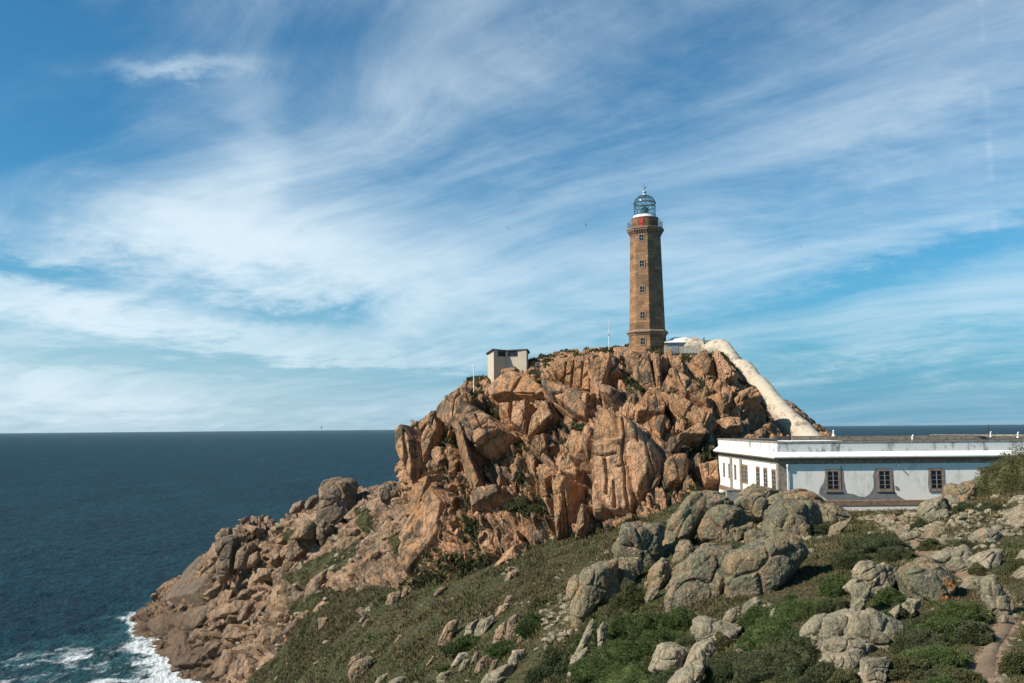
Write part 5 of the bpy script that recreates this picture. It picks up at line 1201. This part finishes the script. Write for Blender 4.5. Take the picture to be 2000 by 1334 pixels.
    # left-hand windows
    for px in (1409, 1419.3, 1430.7, 1446.3, 1451.8, 1474.2, 1488.7, 1504.8):
        yc = 0
        for _ in range(30): yc = (X0 * FP / (px - 1000)) if yc == 0 else yc
        h0, h1 = z(956.3), z(920.8); hw = .5 if px not in (1446.3, 1451.8) else .38
        f = MB()
        for a, b, c, d in ((-hw-.16, -hw, h0-.14, h1+.18), (hw, hw+.16, h0-.14, h1+.18), (-hw, hw, h1, h1+.18), (-hw, hw, h0-.14, h0)): f.box(L(X0-.04, yc+a+.002, c), L(X0+.2, yc+b-.002, d))
        w_ = f.build('window', M['white'] if px < 1470 and hw > .4 else M['granite'], root)
        MB().box(L(X0-.006, yc-hw, h0), L(X0+.2, yc+hw, h1)).build('pane', M['glass'], w_)
        g = MB(); g.box(L(X0-.03, yc-.04, h0), L(X0+.1, yc+.04, h1))
        for k in (1, 2, 3):
            zz = h0+(h1-h0)*k/4
            for s in (-1, 1): g.box(L(X0-.02, yc+min(s*.042, s*hw), zz-.02), L(X0+.1, yc+max(s*.042, s*hw), zz+.02))
        g.build('glazing_bar', M['greywood'], w_)
    yv = X0*FP/410; MB().prism([(yv-Y0-.3, z(1003)-zg), (yv-Y0+.3, z(1003)-zg), (yv-Y0+.3, z(997)-zg), (yv-Y0+.15, z(994)-zg), (yv-Y0-.15, z(994)-zg), (yv-Y0-.3, z(997)-zg)], 'x', -.075, .1).build('cellar_vent', M['glass'], root)
    # rain pipe with its hopper
    xp = at(1537, 905, 83)[0]; p = MB(); p.tube([L(xp, Y0-.12, zf-.1), L(xp-.01, Y0-.12, z(925)), L(xp+.02, Y0-.12, zp-1)], .055, 8); p.lathe([(.06, zf-.35-zg), (.15, zf-.1-zg), (.15, zf-zg)], 8, 0, (xp-X0, -.16)); p.build('rain_pipe', M['whitemetal'], root)
    for x in (1680+440/6.0625,): 
        xs = at(x, 905, 83)[0]; MB().tube([L(xs, Y0+.05, zf-.15), L(xs, Y0-.35, zf-.2)], .05, 6).build('spout', M['concrete'], root)
    return X0
BX0 = make_building()

# roof fittings
def vent(px, pyb, pyt, Y, lab):
    b = at(px, pyb, Y); h = at(px, pyt, Y)[2] - b[2]
    m_ = MB(); m_.tube([(0, 0, -.05), (0, 0, h*.75), (.03, 0, h*.95), (.14, 0, h)], .065, 8); m_.lathe([(.16, -.06), (.13, .03), (.07, .05)], 8)
    o = m_.build('vent_pipe', M['whitemetal'], None, True); o.location = tuple(b); tag(o, lab, 'vent pipe', 'vent pipes on the flat roof')
vent(1782, 861.5, 850, 83.15, 'short white vent pipe with a bent top on the front parapet above the right windows')
vent(1934.5, 852.5, 843.5, 96.5, 'white vent pipe on the rear roof edge right beside the thin dark aerial')
vent(1988, 854, 844.3, 95.5, 'white vent pipe on the rear roof edge nearest the right edge of the picture')
b = at(1628, 850.5, 101.5); m_ = MB(); m_.lathe([(.22, -.1), (.17, .05), (.09, .12), (.08, .42), (.11, .45), (.11, .52), (.03, .58)], 10); o = m_.build('chimney_pot', M['whitemetal'], None); o.location = tuple(b); tag(o, 'small white chimney pot seen against the sea right of the vaulted passage', 'chimney pot')
b = at(1931.5, 852, 96.5); o = MB().tube([(0, 0, -.1), (0, 0, 1.0), (0, 0, 1.3)], [.045, .04, .02], 6).tube([(-.12, 0, .9), (.12, 0, .9)], .015, 4).build('aerial', M['iron'], None); o.location = tuple(b); tag(o, 'thin dark aerial rod standing on the flat roof', 'aerial')
# low concrete wall before the corner of the building
a = at(1420, 978, 80); c_ = at(1447, 978, 80); m_ = MB(); m_.box((0, 0, -1.5), (c_[0]-a[0], .5, at(1430, 958.5, 80)[2]-a[2])); m_.box((-.04, -.04, at(1430, 958.5, 80)[2]-a[2]+.002), (c_[0]-a[0]+.04, .54, at(1430, 958.5, 80)[2]-a[2]+.10))
o = m_.build('concrete_wall', M['concrete'], None); o.location = tuple(a); tag(o, 'short dark concrete wall behind the outcrop in front of the narrow windows', 'wall')

# masts and railing along the summit
b = at(1190.3, 700, 146); root = empty('radio_mast', tuple(b)); tag(root, 'tall thin white mast left of the lighthouse', 'mast')
hz = lambda py: at(1190, py, 146)[2]-b[2]
MB().tube([(0, 0, -1.2), (-.04, 0, hz(655))], [.075, .065], 8).build('pole', M['whitemetal'], root); MB().box((-.16, -.12, hz(655.5)), (.10, .12, hz(652))).build('junction_box', M['zinc'], root); MB().tube([(-.05, 0, hz(652)), (-.07, 0, hz(620))], [.035, .02], 6).build('whip_antenna', M['whitemetal'], root)
b = at(925.3, 753, 149); root = empty('weather_mast', tuple(b)); tag(root, 'short white pole with a sensor head left of the hut', 'mast'); hz = lambda py: at(925, py, 149)[2]-b[2]
MB().tube([(0, 0, -1.2), (0, 0, hz(716))], [.085, .075], 8).build('pole', M['whitemetal'], root); h = MB(); h.lathe([(.05, hz(716.4)), (.16, hz(715.5)), (.16, hz(714.3)), (.05, hz(713.5))], 10); h.tube([(-.28, 0, hz(714)), (.22, 0, hz(714.6))], .03, 5); h.tube([(0, 0, hz(714)), (0, 0, hz(706))], .02, 5); h.build('sensor_head', M['whitemetal'], root)
b = at(1375.7, 676, 142.3); o = MB().tube([(0, 0, -.5), (-.05, 0, at(1375, 659.8, 142.3)[2]-b[2])], .085, 8).lathe([(.10, 1.27), (.12, 1.32), (.02, 1.36)], 8).build('post', M['iron'], None); o.location = tuple(b); tag(o, 'dark upright post beside the top of the vaulted passage', 'post')
def make_railing():
    s3 = lambda x, y: (900 + x/5.882, 620 + y/5.882)
    T = [(863,578,524),(912,572,522),(965,545,502),(1040,545,500),(1100,530,497),(1168,515,475),(1240,497,450),(1315,497,448),(1397,485,432),(1450,485,445),(1545,475,422),(1633,465,412),(1720,455,405),(1797,442,374),(1890,418,368),(1940,412,362)]
    b = at(1045, 718, 150); root = empty('railing', tuple(b)); tag(root, 'thin metal railing along the skyline from the hut towards the lighthouse', 'railing'); top, mid = [], []
    for i, (x, yb, yt) in enumerate(T):
        Y = 150 - 5 * i / 15; p = at(*s3(x, yb), Y) - b; q = at(*s3(x, yt), Y) - b; q[0] = p[0]
        MB().tube([tuple(p - (0, 0, .8)), tuple(q + (0, 0, .03))], .032, 5).build('post', M['zinc'], root); top.append(tuple(q)); mid.append(tuple(.5*(p+q)))
    MB().tube(top, .026, 5).build('top_rail', M['zinc'], root); MB().tube(mid, .022, 5).build('middle_rail', M['zinc'], root)
make_railing()

# ------------------------------------------------------------------ gulls
M['gull'] = plain('gull_plumage', (.16, .16, .17), .8, .3, 20)
def gull(px, py, Y, span, rz, bank, flap, lab):
    b = bmesh.new(); ex = []
    prof = [(-.24, .012), (-.18, .03), (-.08, .055), (.04, .06), (.13, .045), (.19, .035), (.225, .03), (.25, .012)]   # along y
    rings = [[b.verts.new((r*math.cos(2*PI*k/8), y, r*.9*math.sin(2*PI*k/8))) for k in range(8)] for y, r in prof]
    for A, B in zip(rings[:-1], rings[1:]):
        for k in range(8): b.faces.new([A[k], A[(k+1) % 8], B[(k+1) % 8], B[k]])
    b.faces.new(rings[0][::-1]); b.faces.new(rings[-1])
    for s in (-1, 1):
        st = [(.02, .10, -.08, .02), (.22, .13, -.05, .02+.16*flap), (.42, .08, -.07, .03+.10*flap), (.62, -.06, -.14, -.02+.02*flap)]
        U = [[b.verts.new((s*x, y0, z+.012)), b.verts.new((s*x, y1, z+.006)), b.verts.new((s*x, y1, z-.006)), b.verts.new((s*x, y0, z-.008))] for x, y0, y1, z in st]
        for A, B in zip(U[:-1], U[1:]):
            for k in range(4): b.faces.new([A[k], A[(k+1) % 4], B[(k+1) % 4], B[k]])
        b.faces.new(U[-1])
    b.faces.new([b.verts.new(v) for v in ((-.06, -.33, 0), (.06, -.33, 0), (.02, -.2, .01), (-.02, -.2, .01))])
    bmesh.ops.recalc_face_normals(b, faces=b.faces[:]); me = bpy.data.meshes.new('gull'); b.to_mesh(me); b.free()
    o = link('gull', me, None, M['gull']); o.location = tuple(at(px, py, Y)); o.scale = (span,)*3; o.rotation_euler = (R(25), R(bank), R(rz)); tag(o, lab, 'bird', 'gulls in the sky')
gull(991, 445, 150, .85, 40, 35, 1, 'gull gliding with bent wings left of the lighthouse, leftmost large one')
gull(1144.5, 438.5, 150, .7, 70, -55, .4, 'dark gull banking steeply close to the lighthouse on its left')
gull(1374, 314.5, 160, .8, 20, 5, -.6, 'small gull above and to the right of the lantern')
gull(1563, 483, 190, .6, 50, 10, .7, 'tiny distant gull in the sky far right of the tower')
gull(1020, 572, 200, .55, 10, 20, .8, 'tiny gull in the pale sky above the lookout hut')
gull(628, 835, 230, .9, 80, -50, .6, 'dark gull low over the sea horizon left of the crag')
# ------------------------------------------------------------------ vegetation
def leaf_mat(name, a, b_, c_, scale=.5):
    m, t, b = new_mat(name); g = t.node('ShaderNodeNewGeometry').outputs['Position']; at_ = t.attr('tone')
    n = t.noise(g, scale, 4, .65); n2 = t.noise(t.mapv(g, loc=(5, 8, 2)), scale*.22, 4, .65)
    col = t.mix(t.ramp(t.math('ADD', n, t.math('MULTIPLY', t.math('SUBTRACT', n2, .5), .8)), .38, .62), a, b_)
    col = t.mix(t.ramp(at_, .62, .95), col, c_)
    col = t.mix(t.ramp(at_, .45, 0), col, tuple(x*.62 for x in b_))
    t.l.new(col, b.inputs['Base Color']); b.inputs['Roughness'].default_value = .75; b.inputs['Specular IOR Level'].default_value = .15
    return m
M['heath'] = leaf_mat('heath_and_grass', (.120, .090, .044), (.085, .090, .032), (.20, .155, .08), .35)
M['gorse'] = leaf_mat('green_gorse', (.085, .110, .034), (.062, .090, .025), (.14, .15, .056), .9)
M['dark'] = leaf_mat('dark_heather', (.082, .090, .040), (.066, .078, .034), (.135, .12, .062), .8)
M['olive'] = leaf_mat('olive_shrub', (.108, .102, .042), (.085, .090, .032), (.155, .135, .065), .8)
M['crag'] = leaf_mat('crag_plants', (.060, .062, .024), (.046, .058, .019), (.11, .095, .04), .8)

def blades(P, S, N, k, seed, lean=1.0, up=1.0, wid=.28):
    """k pointed leaves per root point P, length S, round normal N"""
    r = np.random.default_rng(seed); n = len(P)
    D = r.normal(size=(n, k, 3)) * lean; D += N[:, None] * 1.0; D[..., 2] += up; D /= np.linalg.norm(D, axis=-1, keepdims=True)
    W = np.cross(D, r.normal(size=(n, k, 3))); W /= np.linalg.norm(W, axis=-1, keepdims=True) + 1e-9
    L = S[:, None, None] * r.uniform(.6, 1.25, (n, k, 1)); B = P[:, None] + r.normal(size=(n, k, 3)) * S[:, None, None] * np.array([.42, .42, .12]) - D * L * .18
    V = np.stack([B - W*L*wid, B + W*L*wid, B + D*L], 2).reshape(-1, 3)
    F = np.arange(n*k*3).reshape(-1, 3)
    return V, F

def scatter_ground():
    W, N, veg, dirt, rock, rub, wgt = HEAD; g = np.random.default_rng(51)
    rr = np.hypot(W[:, 0], W[:, 1]); px, py = proj(W)
    p = np.clip((veg - .35) * 2.2, 0, 1) * (1 - dirt) ** 2; p *= 1 - .55 * rub
    p *= (px > -60) & (px < 2060) & (py < 1400) & (rr > 14)
    p *= wgt * np.where(rr < 130, 1.0, 1.6)
    patch = sstep(-.5, .15, fbm(W, .30, 3, 501)); p = p * (.35 + .65 * patch)
    k = g.choice(len(W), 620000, replace=False, p=p/p.sum())
    P = W[k] + g.normal(size=(len(k), 3)) * np.array([.04, .04, 0]) * (rr[k]/40)[:, None]
    tall = .55 + 1.0 * sstep(-.35, .45, fbm(P, .45, 3, 502)) 
    S = np.clip(.0028 * rr[k], .06, .30) * tall * g.uniform(.7, 1.2, len(k))
    V, F = blades(P, S, N[k], 4, 52, .9, .75, .17)
    me = np_mesh('heath', V, F, False); tone = np.clip(g.random(len(k)) * .75 + .5 * vnoise(P * .9, 503) * .5 + .12, 0, 1); fattr(me, 'tone', np.repeat(tone, 12))
    o = link('heath', me, None, M['heath']); tag(o, 'brown and green heath covering the slope', None, None, 'stuff')
    # plants on ledges of the crag
    W, N, veg = HILL; px, py = proj(W); p = np.clip((veg - .30) * 1.8, 0, 1) * (px > 760) & (px < 1640) if False else np.clip((veg - .30) * 1.8, 0, 1) * ((px > 700) & (px < 1660) & (N @ np.array([0, -1, .25]) > -.1))
    k = g.choice(len(W), 70000, replace=False, p=p/p.sum()); P = W[k]
    S = g.uniform(.22, .50, len(k)) * (.6 + .8 * sstep(-.3, .4, fbm(P, .5, 2, 511))); V, F = blades(P, S, N[k], 4, 53, .8, .8, .24)
    me = np_mesh('ledge_plants', V, F, False); fattr(me, 'tone', np.repeat(g.random(len(k)), 12)); o = link('ledge_plants', me, None, M['crag']); tag(o, 'dark green plants growing on ledges and at the foot of the crag', None, None, 'stuff')
scatter_ground()

def scatter_stones():
    W, N, veg, dirt, rock, rub, wgt = HEAD; g = np.random.default_rng(61); rr = np.hypot(W[:, 0], W[:, 1]); px, py = proj(W)
    inv = ((px > -20) & (px < 2020) & (py < 1360) & (rr > 20))
    clus = sstep(.12, .5, fbm(W, .16, 3, 601))
    p = (.32 * rub + .05 * (1 - rock) * clus + .30 * (rock > .3) * (rock < .98) + .05 * rock + .12 * ((dirt > .15) & (dirt < .8))) * inv * wgt
    k = g.choice(len(W), 5200, replace=False, p=p/p.sum())
    V0, F0 = ico(2); n = len(k)
    S = np.clip(rr[k] * .0026, .05, .5) * np.clip(g.lognormal(0, .6, n), .3, 2.2); A = g.uniform(.5, 1.3, (n, 3)) * S[:, None]
    dirs = g.normal(size=(n, 11, 3)); dirs /= np.linalg.norm(dirs, axis=-1, keepdims=True); h = g.uniform(.55, 1.0, (n, 11))
    kq = np.maximum(np.einsum('vc,nkc->nvk', V0, dirs), 1e-6) / h[:, None]; rad = (kq ** 24).sum(-1) ** (-1/24); rad = np.minimum(rad, 1.4)
    Q = V0[None] * rad[..., None] * A[:, None]; th = g.uniform(0, 6.28, n); c, s = np.cos(th)[:, None], np.sin(th)[:, None]
    Q = np.stack([Q[..., 0]*c - Q[..., 1]*s, Q[..., 0]*s + Q[..., 1]*c, Q[..., 2]*.55 + Q[..., 0]*.25], -1) + (W[k] + N[k] * (S*.12)[:, None])[:, None]
    F = (F0[None] + (np.arange(n) * len(V0))[:, None, None]).reshape(-1, 3)
    me = np_mesh('scree', Q.reshape(-1, 3), F, False); fattr(me, 'tint', np.repeat(g.random(n), len(V0))); o = link('scree', me, None, M['pale']); tag(o, 'loose broken stones strewn over slope and path edges', None, None, 'stuff')
scatter_stones()

def shrub_mesh(rx, ry, rz, Y, seed, wpx):
    g = np.random.default_rng(seed); leaf = np.clip(2.0 * Y / FP, .04, .36)
    n = int(np.clip(2 * wpx * wpx * 1.3, 1200, 14000))
    D = g.normal(size=(n, 3)); D[:, 2] = np.abs(D[:, 2]) - .15; D /= np.linalg.norm(D, axis=1, keepdims=True)
    def rad(D): return 1 + .42 * fbm(D + seed, 1.9, 2, seed) + .20 * fbm(D + seed, 5.0, 3, seed + 3)
    q = rad(D) * (1 - .22 * g.random(n) ** 2); E = np.array([rx, ry, rz])
    P = D * q[:, None] * E; N = D / E; N /= np.linalg.norm(N, axis=1, keepdims=True)
    V, F = blades(P, leaf * g.uniform(.8, 1.5, n), N, 2, seed + 5, .8, .35, .30)
    tone = np.clip(.5 + .45 * fbm(D + seed, 4.0, 2, seed + 9) + .35 * (g.random(n) - .5), 0, 1); tone = np.repeat(tone, 6)
    V2, F2 = ico(4); C = V2 * (rad(V2) * .84)[:, None] * E; C[:, 2] = np.maximum(C[:, 2], -.3 * rz)
    V = np.r_[V, C]; F = np.r_[F, F2 + len(V) - len(C)]; me = np_mesh('shrub', V, F, False); fattr(me, 'tone', np.r_[tone, np.full(len(C), .4)])
    return me
SEED = [900]
def shrub(px, py, w, h, mat, label, group, name='shrub', Y=None):
    SEED[0] += 7; Y = Y or ground_at(px, py); rx = .5 * w * Y / FP; c = at(px, py, Y + .55 * rx); rz = h * Y / FP * (.82 if py < 1345 and h < 80 else 1)
    gz = zbase(c[0], c[1])[0]
    me = shrub_mesh(rx, rx * .85, rz, Y, SEED[0], w); o = link(name, me, None, M[mat]); o.location = (c[0], c[1], min(gz, c[2] + .3 * rz) - .12 * rz); tag(o, label, 'shrub', group); return o
GG = 'green gorse bushes in the middle foreground'; DD = 'dark heather bushes in the near heath'; RR = 'bushes along the path'; SS = 'bushes on the grass slope'
for a in [
 (1233,1192,76,54,'olive','olive rounded bush at the foot of the cubic rock pile',GG),
 (1236,1240,98,46,'gorse','green gorse bush directly below the olive bush',GG),
 (1278,1236,88,42,'gorse','green gorse bush under the orange-splashed boulder, left of the tallest one',GG),
 (1331,1236,92,48,'gorse','green gorse hump under the orange-splashed boulder at the right end of the band',GG),
 (1297,1274,104,46,'gorse','green gorse bush in the middle of the bright band above the cream rock',GG),
 (1232,1300,134,50,'gorse','broad bright gorse bush in the centre of the green band',GG),
 (1174,1330,120,42,'gorse','bright gorse bush at the lower left end of the green band',GG),
 (1250,1350,150,50,'gorse','bright gorse bush cut by the lower edge, middle of the band',GG),
 (1318,1350,90,38,'dark','dark green bush cut by the lower edge left of the cream slab',GG),
 (1168,1250,30,44,'gorse','narrow green bush between the pink slab and the pink splinter',GG),
 (1138,1262,32,26,'gorse','small green bush left of the thin pink slab',GG),
 (1088,1304,66,36,'dark','dark bush left of the pink-grey rock tip',GG),
 (1060,1335,70,36,'dark','dark bush at the lower edge below the rubble',GG),
 (1112,1320,50,34,'dark','dark bush between two others at the lower edge under the pink slab',GG),
 (1563,1326,104,88,'dark','biggest dark rounded bush left of the broad pale rock face',DD),
 (1497,1334,130,66,'dark','dark bush at the lower edge left of the biggest rounded one',DD),
 (1520,1262,136,50,'gorse','green bush above the biggest dark rounded one',DD),
 (1566,1214,120,44,'gorse','green bush below the dark wedge-shaped boulder, right one',DD),
 (1488,1226,92,42,'gorse','green bush below the dark wedge-shaped boulder, left one',DD),
 (1432,1326,110,46,'dark','dark bush at the lower edge right of the cream slab',DD),
 (1412,1266,70,28,'olive','olive bush on the pale wedge of rock with a rusty spot',DD),
 (1706,1086,132,46,'dark','large dark heather mound below the granite band of the building',DD),
 (1752,1098,70,38,'dark','dark bush at the left edge of the path bend',DD),
 (1668,1112,84,42,'dark','dark heather bush left below the large mound',DD),
 (1645,1160,84,40,'gorse','green bush between the wedge-shaped boulder and the arch rock',DD),
 (1630,1202,76,40,'dark','dark bush left of the pale stem of rock',DD),
 (1738,1182,58,38,'gorse','green bush in front of the pinkish pale rock under the arch shoulder',DD),
 (1722,1228,64,32,'gorse','green bush right of the cracked rock with a dark cleft',DD),
 (1768,1206,50,30,'dark','dark bush left of the knobbly pale rock under the dark-faced boulder',DD),
 (1882,1216,94,42,'gorse','green bush between dark-faced boulder and the rock kerb',DD),
 (1846,1248,92,38,'gorse','green bush below the dark-faced boulder, nearer the viewer',DD),
 (1796,1268,100,36,'dark','dark bush below the thin pale rock ridge',DD),
 (1904,1250,70,40,'dark','dark bush left of the narrow part of the path',DD),
 (1834,1304,116,40,'gorse','green bush left of the lowest stretch of path',DD),
 (1768,1322,92,36,'olive','olive bush right of the squarish pinkish slab',DD),
 (1880,1336,80,30,'olive','olive grass clump at the lower edge beside the path',DD),
 (1610,1345,90,40,'dark','dark bush at the lower edge under the low rock step',DD),
 (1652,1345,60,30,'olive','olive clump at the lower edge left of the squarish pinkish slab',DD),
 (1821,1072,46,22,'olive','round tussock growing in the middle of the path',RR),
 (1796,1031,28,18,'dark','small dark round bush at the top of the path',RR),
 (1913,1119,38,17,'olive','tussock right of the smooth hump at the path bend',RR),
 (1885,1076,46,24,'dark','dark bush below the flat grey rock above the bend',RR),
 (1970,968,112,84,'olive','big dark bush hiding the right end of the building',RR),
 (2016,962,90,92,'olive','big bush cut by the right edge in front of the building',RR),
 (1832,974,30,16,'olive','small olive bush under the third window of the building',RR),
 (1890,1001,54,20,'dark','dark low bush under the rounded brown rock',RR),
 (1938,1004,62,22,'dark','dark low bush right of it below the big bush',RR),
 (1990,1120,50,30,'olive','olive grass clump at the right edge above the paired pale rocks',RR),
 (1985,1310,60,40,'olive','grass clump at the lower right corner beyond the path',RR),
 (1442,1082,42,20,'gorse','green bush in the hollow beside the upright egg-shaped stone',GG),
 (1602,1042,62,20,'dark','dark bush tucked under the biggest brown boulder',GG),
 (1372,1064,42,16,'gorse','small green bush under the egg-shaped orange boulder',GG),
 (912,1272,82,28,'gorse','dark green bush right below the cream leaf-shaped boulder',SS),
 (990,1277,74,20,'gorse','green bush below the two leaning cream boulders',SS),
 (1045,1238,64,40,'gorse','green bush left of the half-dome rock beside the rubble',SS),
 (871,1313,36,13,'gorse','small green bush low on the slope left of the ribbed rock',SS),
 (1062,1186,50,22,'olive','olive bush at the left edge of the rubble',SS),
 (1770,1150,60,34,'olive','olive bush above the arch shoulder rock',DD),
 (1690,1170,50,26,'dark','dark bush on the arch shoulder rock',DD)]:
    shrub(*a)
# low bushes filling the near heath
g = np.random.default_rng(77); kinds = ['dark', 'olive', 'gorse', 'dark']; cnt = 0
while cnt < 110:
    px, py = g.uniform(1080, 1990), g.uniform(1060, 1345)
    if px < 1240 and py < 1180 or py < 1000 + .04*(2000-px) + 40: continue
    Y = ground_at(px, py); c = at(px, py, Y)
    if path_dist(c[:1], c[1:2])[0] < .5 or Y > 75: continue
    if any(abs(c[0]-l[0]) < .75*w and abs(c[1]-l[1]) < .9*w for l, w, d in ROCKS): continue
    wpx = g.uniform(.55, 1.5) * FP / Y * .8
    shrub(px, py, wpx, wpx * g.uniform(.20, .32), kinds[g.integers(4)], 'low heath bush, one of many alike scattered over the near heath', 'low bushes of the near heath', 'heath_bush', Y); cnt += 1
# ------------------------------------------------------------------ light, sky, render settings
SUN = np.array([-math.sin(R(SUN_AZ)) * math.cos(R(SUN_EL)), -math.cos(R(SUN_AZ)) * math.cos(R(SUN_EL)), math.sin(R(SUN_EL))])
sd = bpy.data.lights.new('sun', 'SUN'); sun = bpy.data.objects.new('sun', sd); COL.objects.link(sun)
sd.energy = 5.0; sd.angle = R(.53); sd.color = (1.0, .93, .82)
sun.rotation_euler = Vector(-SUN).to_track_quat('-Z', 'Y').to_euler(); sun.location = (-100, -40, 200)

w = bpy.data.worlds.new('World'); scene.world = w; w.use_nodes = True
t = NT(w.node_tree); bg = t.n['Background']
sky = t.node('ShaderNodeTexSky', sky_type='NISHITA', sun_disc=False, sun_elevation=R(SUN_EL), sun_rotation=math.atan2(SUN[0], SUN[1]), altitude=70, air_density=1.0, dust_density=.6, ozone_density=2.2)
D = t.node('ShaderNodeTexCoord').outputs['Generated']
sx = t.node('ShaderNodeSeparateXYZ'); t.l.new(D, sx.inputs[0]); X, Y, Z = sx.outputs
az = t.math('MULTIPLY', t.math('ARCTAN2', X, Y), 180 / PI); el = t.math('MULTIPLY', t.math('ARCSINE', Z), 180 / PI)
zz = t.math('ADD', t.math('MAXIMUM', Z, 0.0), .16)
pl = t.node('ShaderNodeCombineXYZ'); t.set(pl, 0, t.math('DIVIDE', X, zz)); t.set(pl, 1, t.math('DIVIDE', Y, zz)); pl = pl.outputs[0]
warp = t.node('ShaderNodeTexNoise'); warp.inputs['Scale'].default_value = .55; warp.inputs['Detail'].default_value = 2; t.l.new(pl, warp.inputs['Vector'])
wv = t.node('ShaderNodeVectorMath', operation='MULTIPLY_ADD'); t.l.new(warp.outputs['Color'], wv.inputs[0]); wv.inputs[1].default_value = (.9, .9, 0); t.l.new(pl, wv.inputs[2]); plw = wv.outputs[0]
def azel(px, py):
    d = at(px, py, 1.0) - EYE; d = d / np.linalg.norm(d); return math.degrees(math.atan2(d[0], d[1])), math.degrees(math.asin(d[2]))
nzb = t.noise(plw, 1.1, 5, .6); nzf = t.noise(t.mapv(plw, loc=(4, 8, 1)), 3.5, 6, .65)
azn = t.math('ADD', az, t.math('MULTIPLY', t.math('SUBTRACT', nzb, .5), 15)); eln = t.math('ADD', el, t.math('MULTIPLY', t.math('SUBTRACT', nzf, .5), 5))
def blob(px, py, w, h, rot, amp):
    a0, e0 = azel(px, py); k = math.degrees(1 / FP); wa = w * k; he = h * k; c, s = math.cos(R(rot)), math.sin(R(rot))
    u = t.math('SUBTRACT', azn, a0); v = t.math('SUBTRACT', eln, e0)
    p = t.math('ADD', t.math('MULTIPLY', u, c / wa), t.math('MULTIPLY', v, s / wa)); q = t.math('ADD', t.math('MULTIPLY', u, -s / he), t.math('MULTIPLY', v, c / he))
    g = t.math('ADD', t.math('MULTIPLY', p, p), t.math('MULTIPLY', q, q))
    return t.math('MULTIPLY', t.math('POWER', 2.718, t.math('MULTIPLY', g, -1.0)), amp)
dens = None
for bl in BLOBS:
    v = blob(*bl); dens = v if dens is None else t.math('ADD', dens, v)
# streaks of cirrus drawn out by the wind
str1 = t.noise(t.mapv(t.mapv(plw, rot=(0, 0, R(-40))), scale=(1.7, .26, 1)), 1.3, 7, .56, .2)
str2 = t.noise(t.mapv(t.mapv(plw, rot=(0, 0, R(-52)), loc=(3, 2, 0)), scale=(3.2, .40, 1)), 1.8, 8, .62, .3)
big = t.noise(t.mapv(pl, loc=(1.3, 4.1, 0)), .5, 3, .5)
cl = t.math('ADD', t.math('MULTIPLY', t.math('SUBTRACT', str1, .5), .88), t.math('MULTIPLY', t.math('SUBTRACT', str2, .5), .58))
cl = t.math('ADD', cl, t.math('MULTIPLY', t.math('SUBTRACT', big, .5), .5))
cl = t.math('ADD', cl, t.math('MULTIPLY', t.math('SUBTRACT', nzf, .5), .62))
dens = t.math('ADD', t.math('ADD', dens, CLOUD_BASE), cl)
a1, e1_ = azel(1915, 0); a2, e2_ = azel(1945, 480); kk = (a2 - a1) / (e2_ - e1_)
u = t.math('SUBTRACT', t.math('SUBTRACT', az, a1), t.math('MULTIPLY', t.math('SUBTRACT', el, e1_), kk)); u = t.math('DIVIDE', t.math('ADD', u, t.math('MULTIPLY', t.math('SUBTRACT', nzf, .5), .25)), .16)
trail = t.math('MULTIPLY', t.math('POWER', 2.718, t.math('MULTIPLY', t.math('MULTIPLY', u, u), -1)), t.math('MULTIPLY', t.ramp(el, e2_ - .4, e2_ + .6), t.ramp(nzf, .42, .62, .0, .10)))
dens = t.math('ADD', dens, trail)
cov = t.math('MULTIPLY', t.math('MULTIPLY', t.ramp(dens, 0.0, 1.25), .93), t.math('MULTIPLY', t.ramp(t.math('ABSOLUTE', az), 75, 45), t.ramp(el, 62, 38)))  # unseen sky kept clear of cloud to weaken the fill light
base = t.mix(1.0, sky.outputs[0], SKY_TINT, 'MULTIPLY')
# the low band of air over the water
lowf = t.ramp(el, 11.0, 0.0)
base = t.mix(t.math('MULTIPLY', lowf, .85), base, t.mix(t.ramp(az, -30, 16), HZ_L, HZ_R))
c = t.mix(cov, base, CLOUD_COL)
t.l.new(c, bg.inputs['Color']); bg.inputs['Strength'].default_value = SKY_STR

scene.render.engine = 'CYCLES'
scene.view_settings.view_transform = 'Standard'; scene.view_settings.look = 'None'; scene.view_settings.exposure = EXPO; scene.view_settings.gamma = 1
scene.cycles.max_bounces = 6

# ------------------------------------------------------------------ sea air
hz_ = MB().box((-52000, -52000, -8), (52000, 52000, 135)).build('haze', None, None); tag(hz_, 'thin sea haze', None, None, 'stuff')
hm = bpy.data.materials.new('sea_haze'); hm.use_nodes = True; ht = NT(hm.node_tree); ht.n.remove(ht.n['Principled BSDF'])
pv = ht.node('ShaderNodeVolumePrincipled'); pv.inputs['Color'].default_value = (.74, .93, 1.0, 1); pv.inputs['Density'].default_value = HAZE; pv.inputs['Anisotropy'].default_value = .2
ht.l.new(pv.outputs[0], ht.n['Material Output'].inputs['Volume']); hz_.data.materials.append(hm)
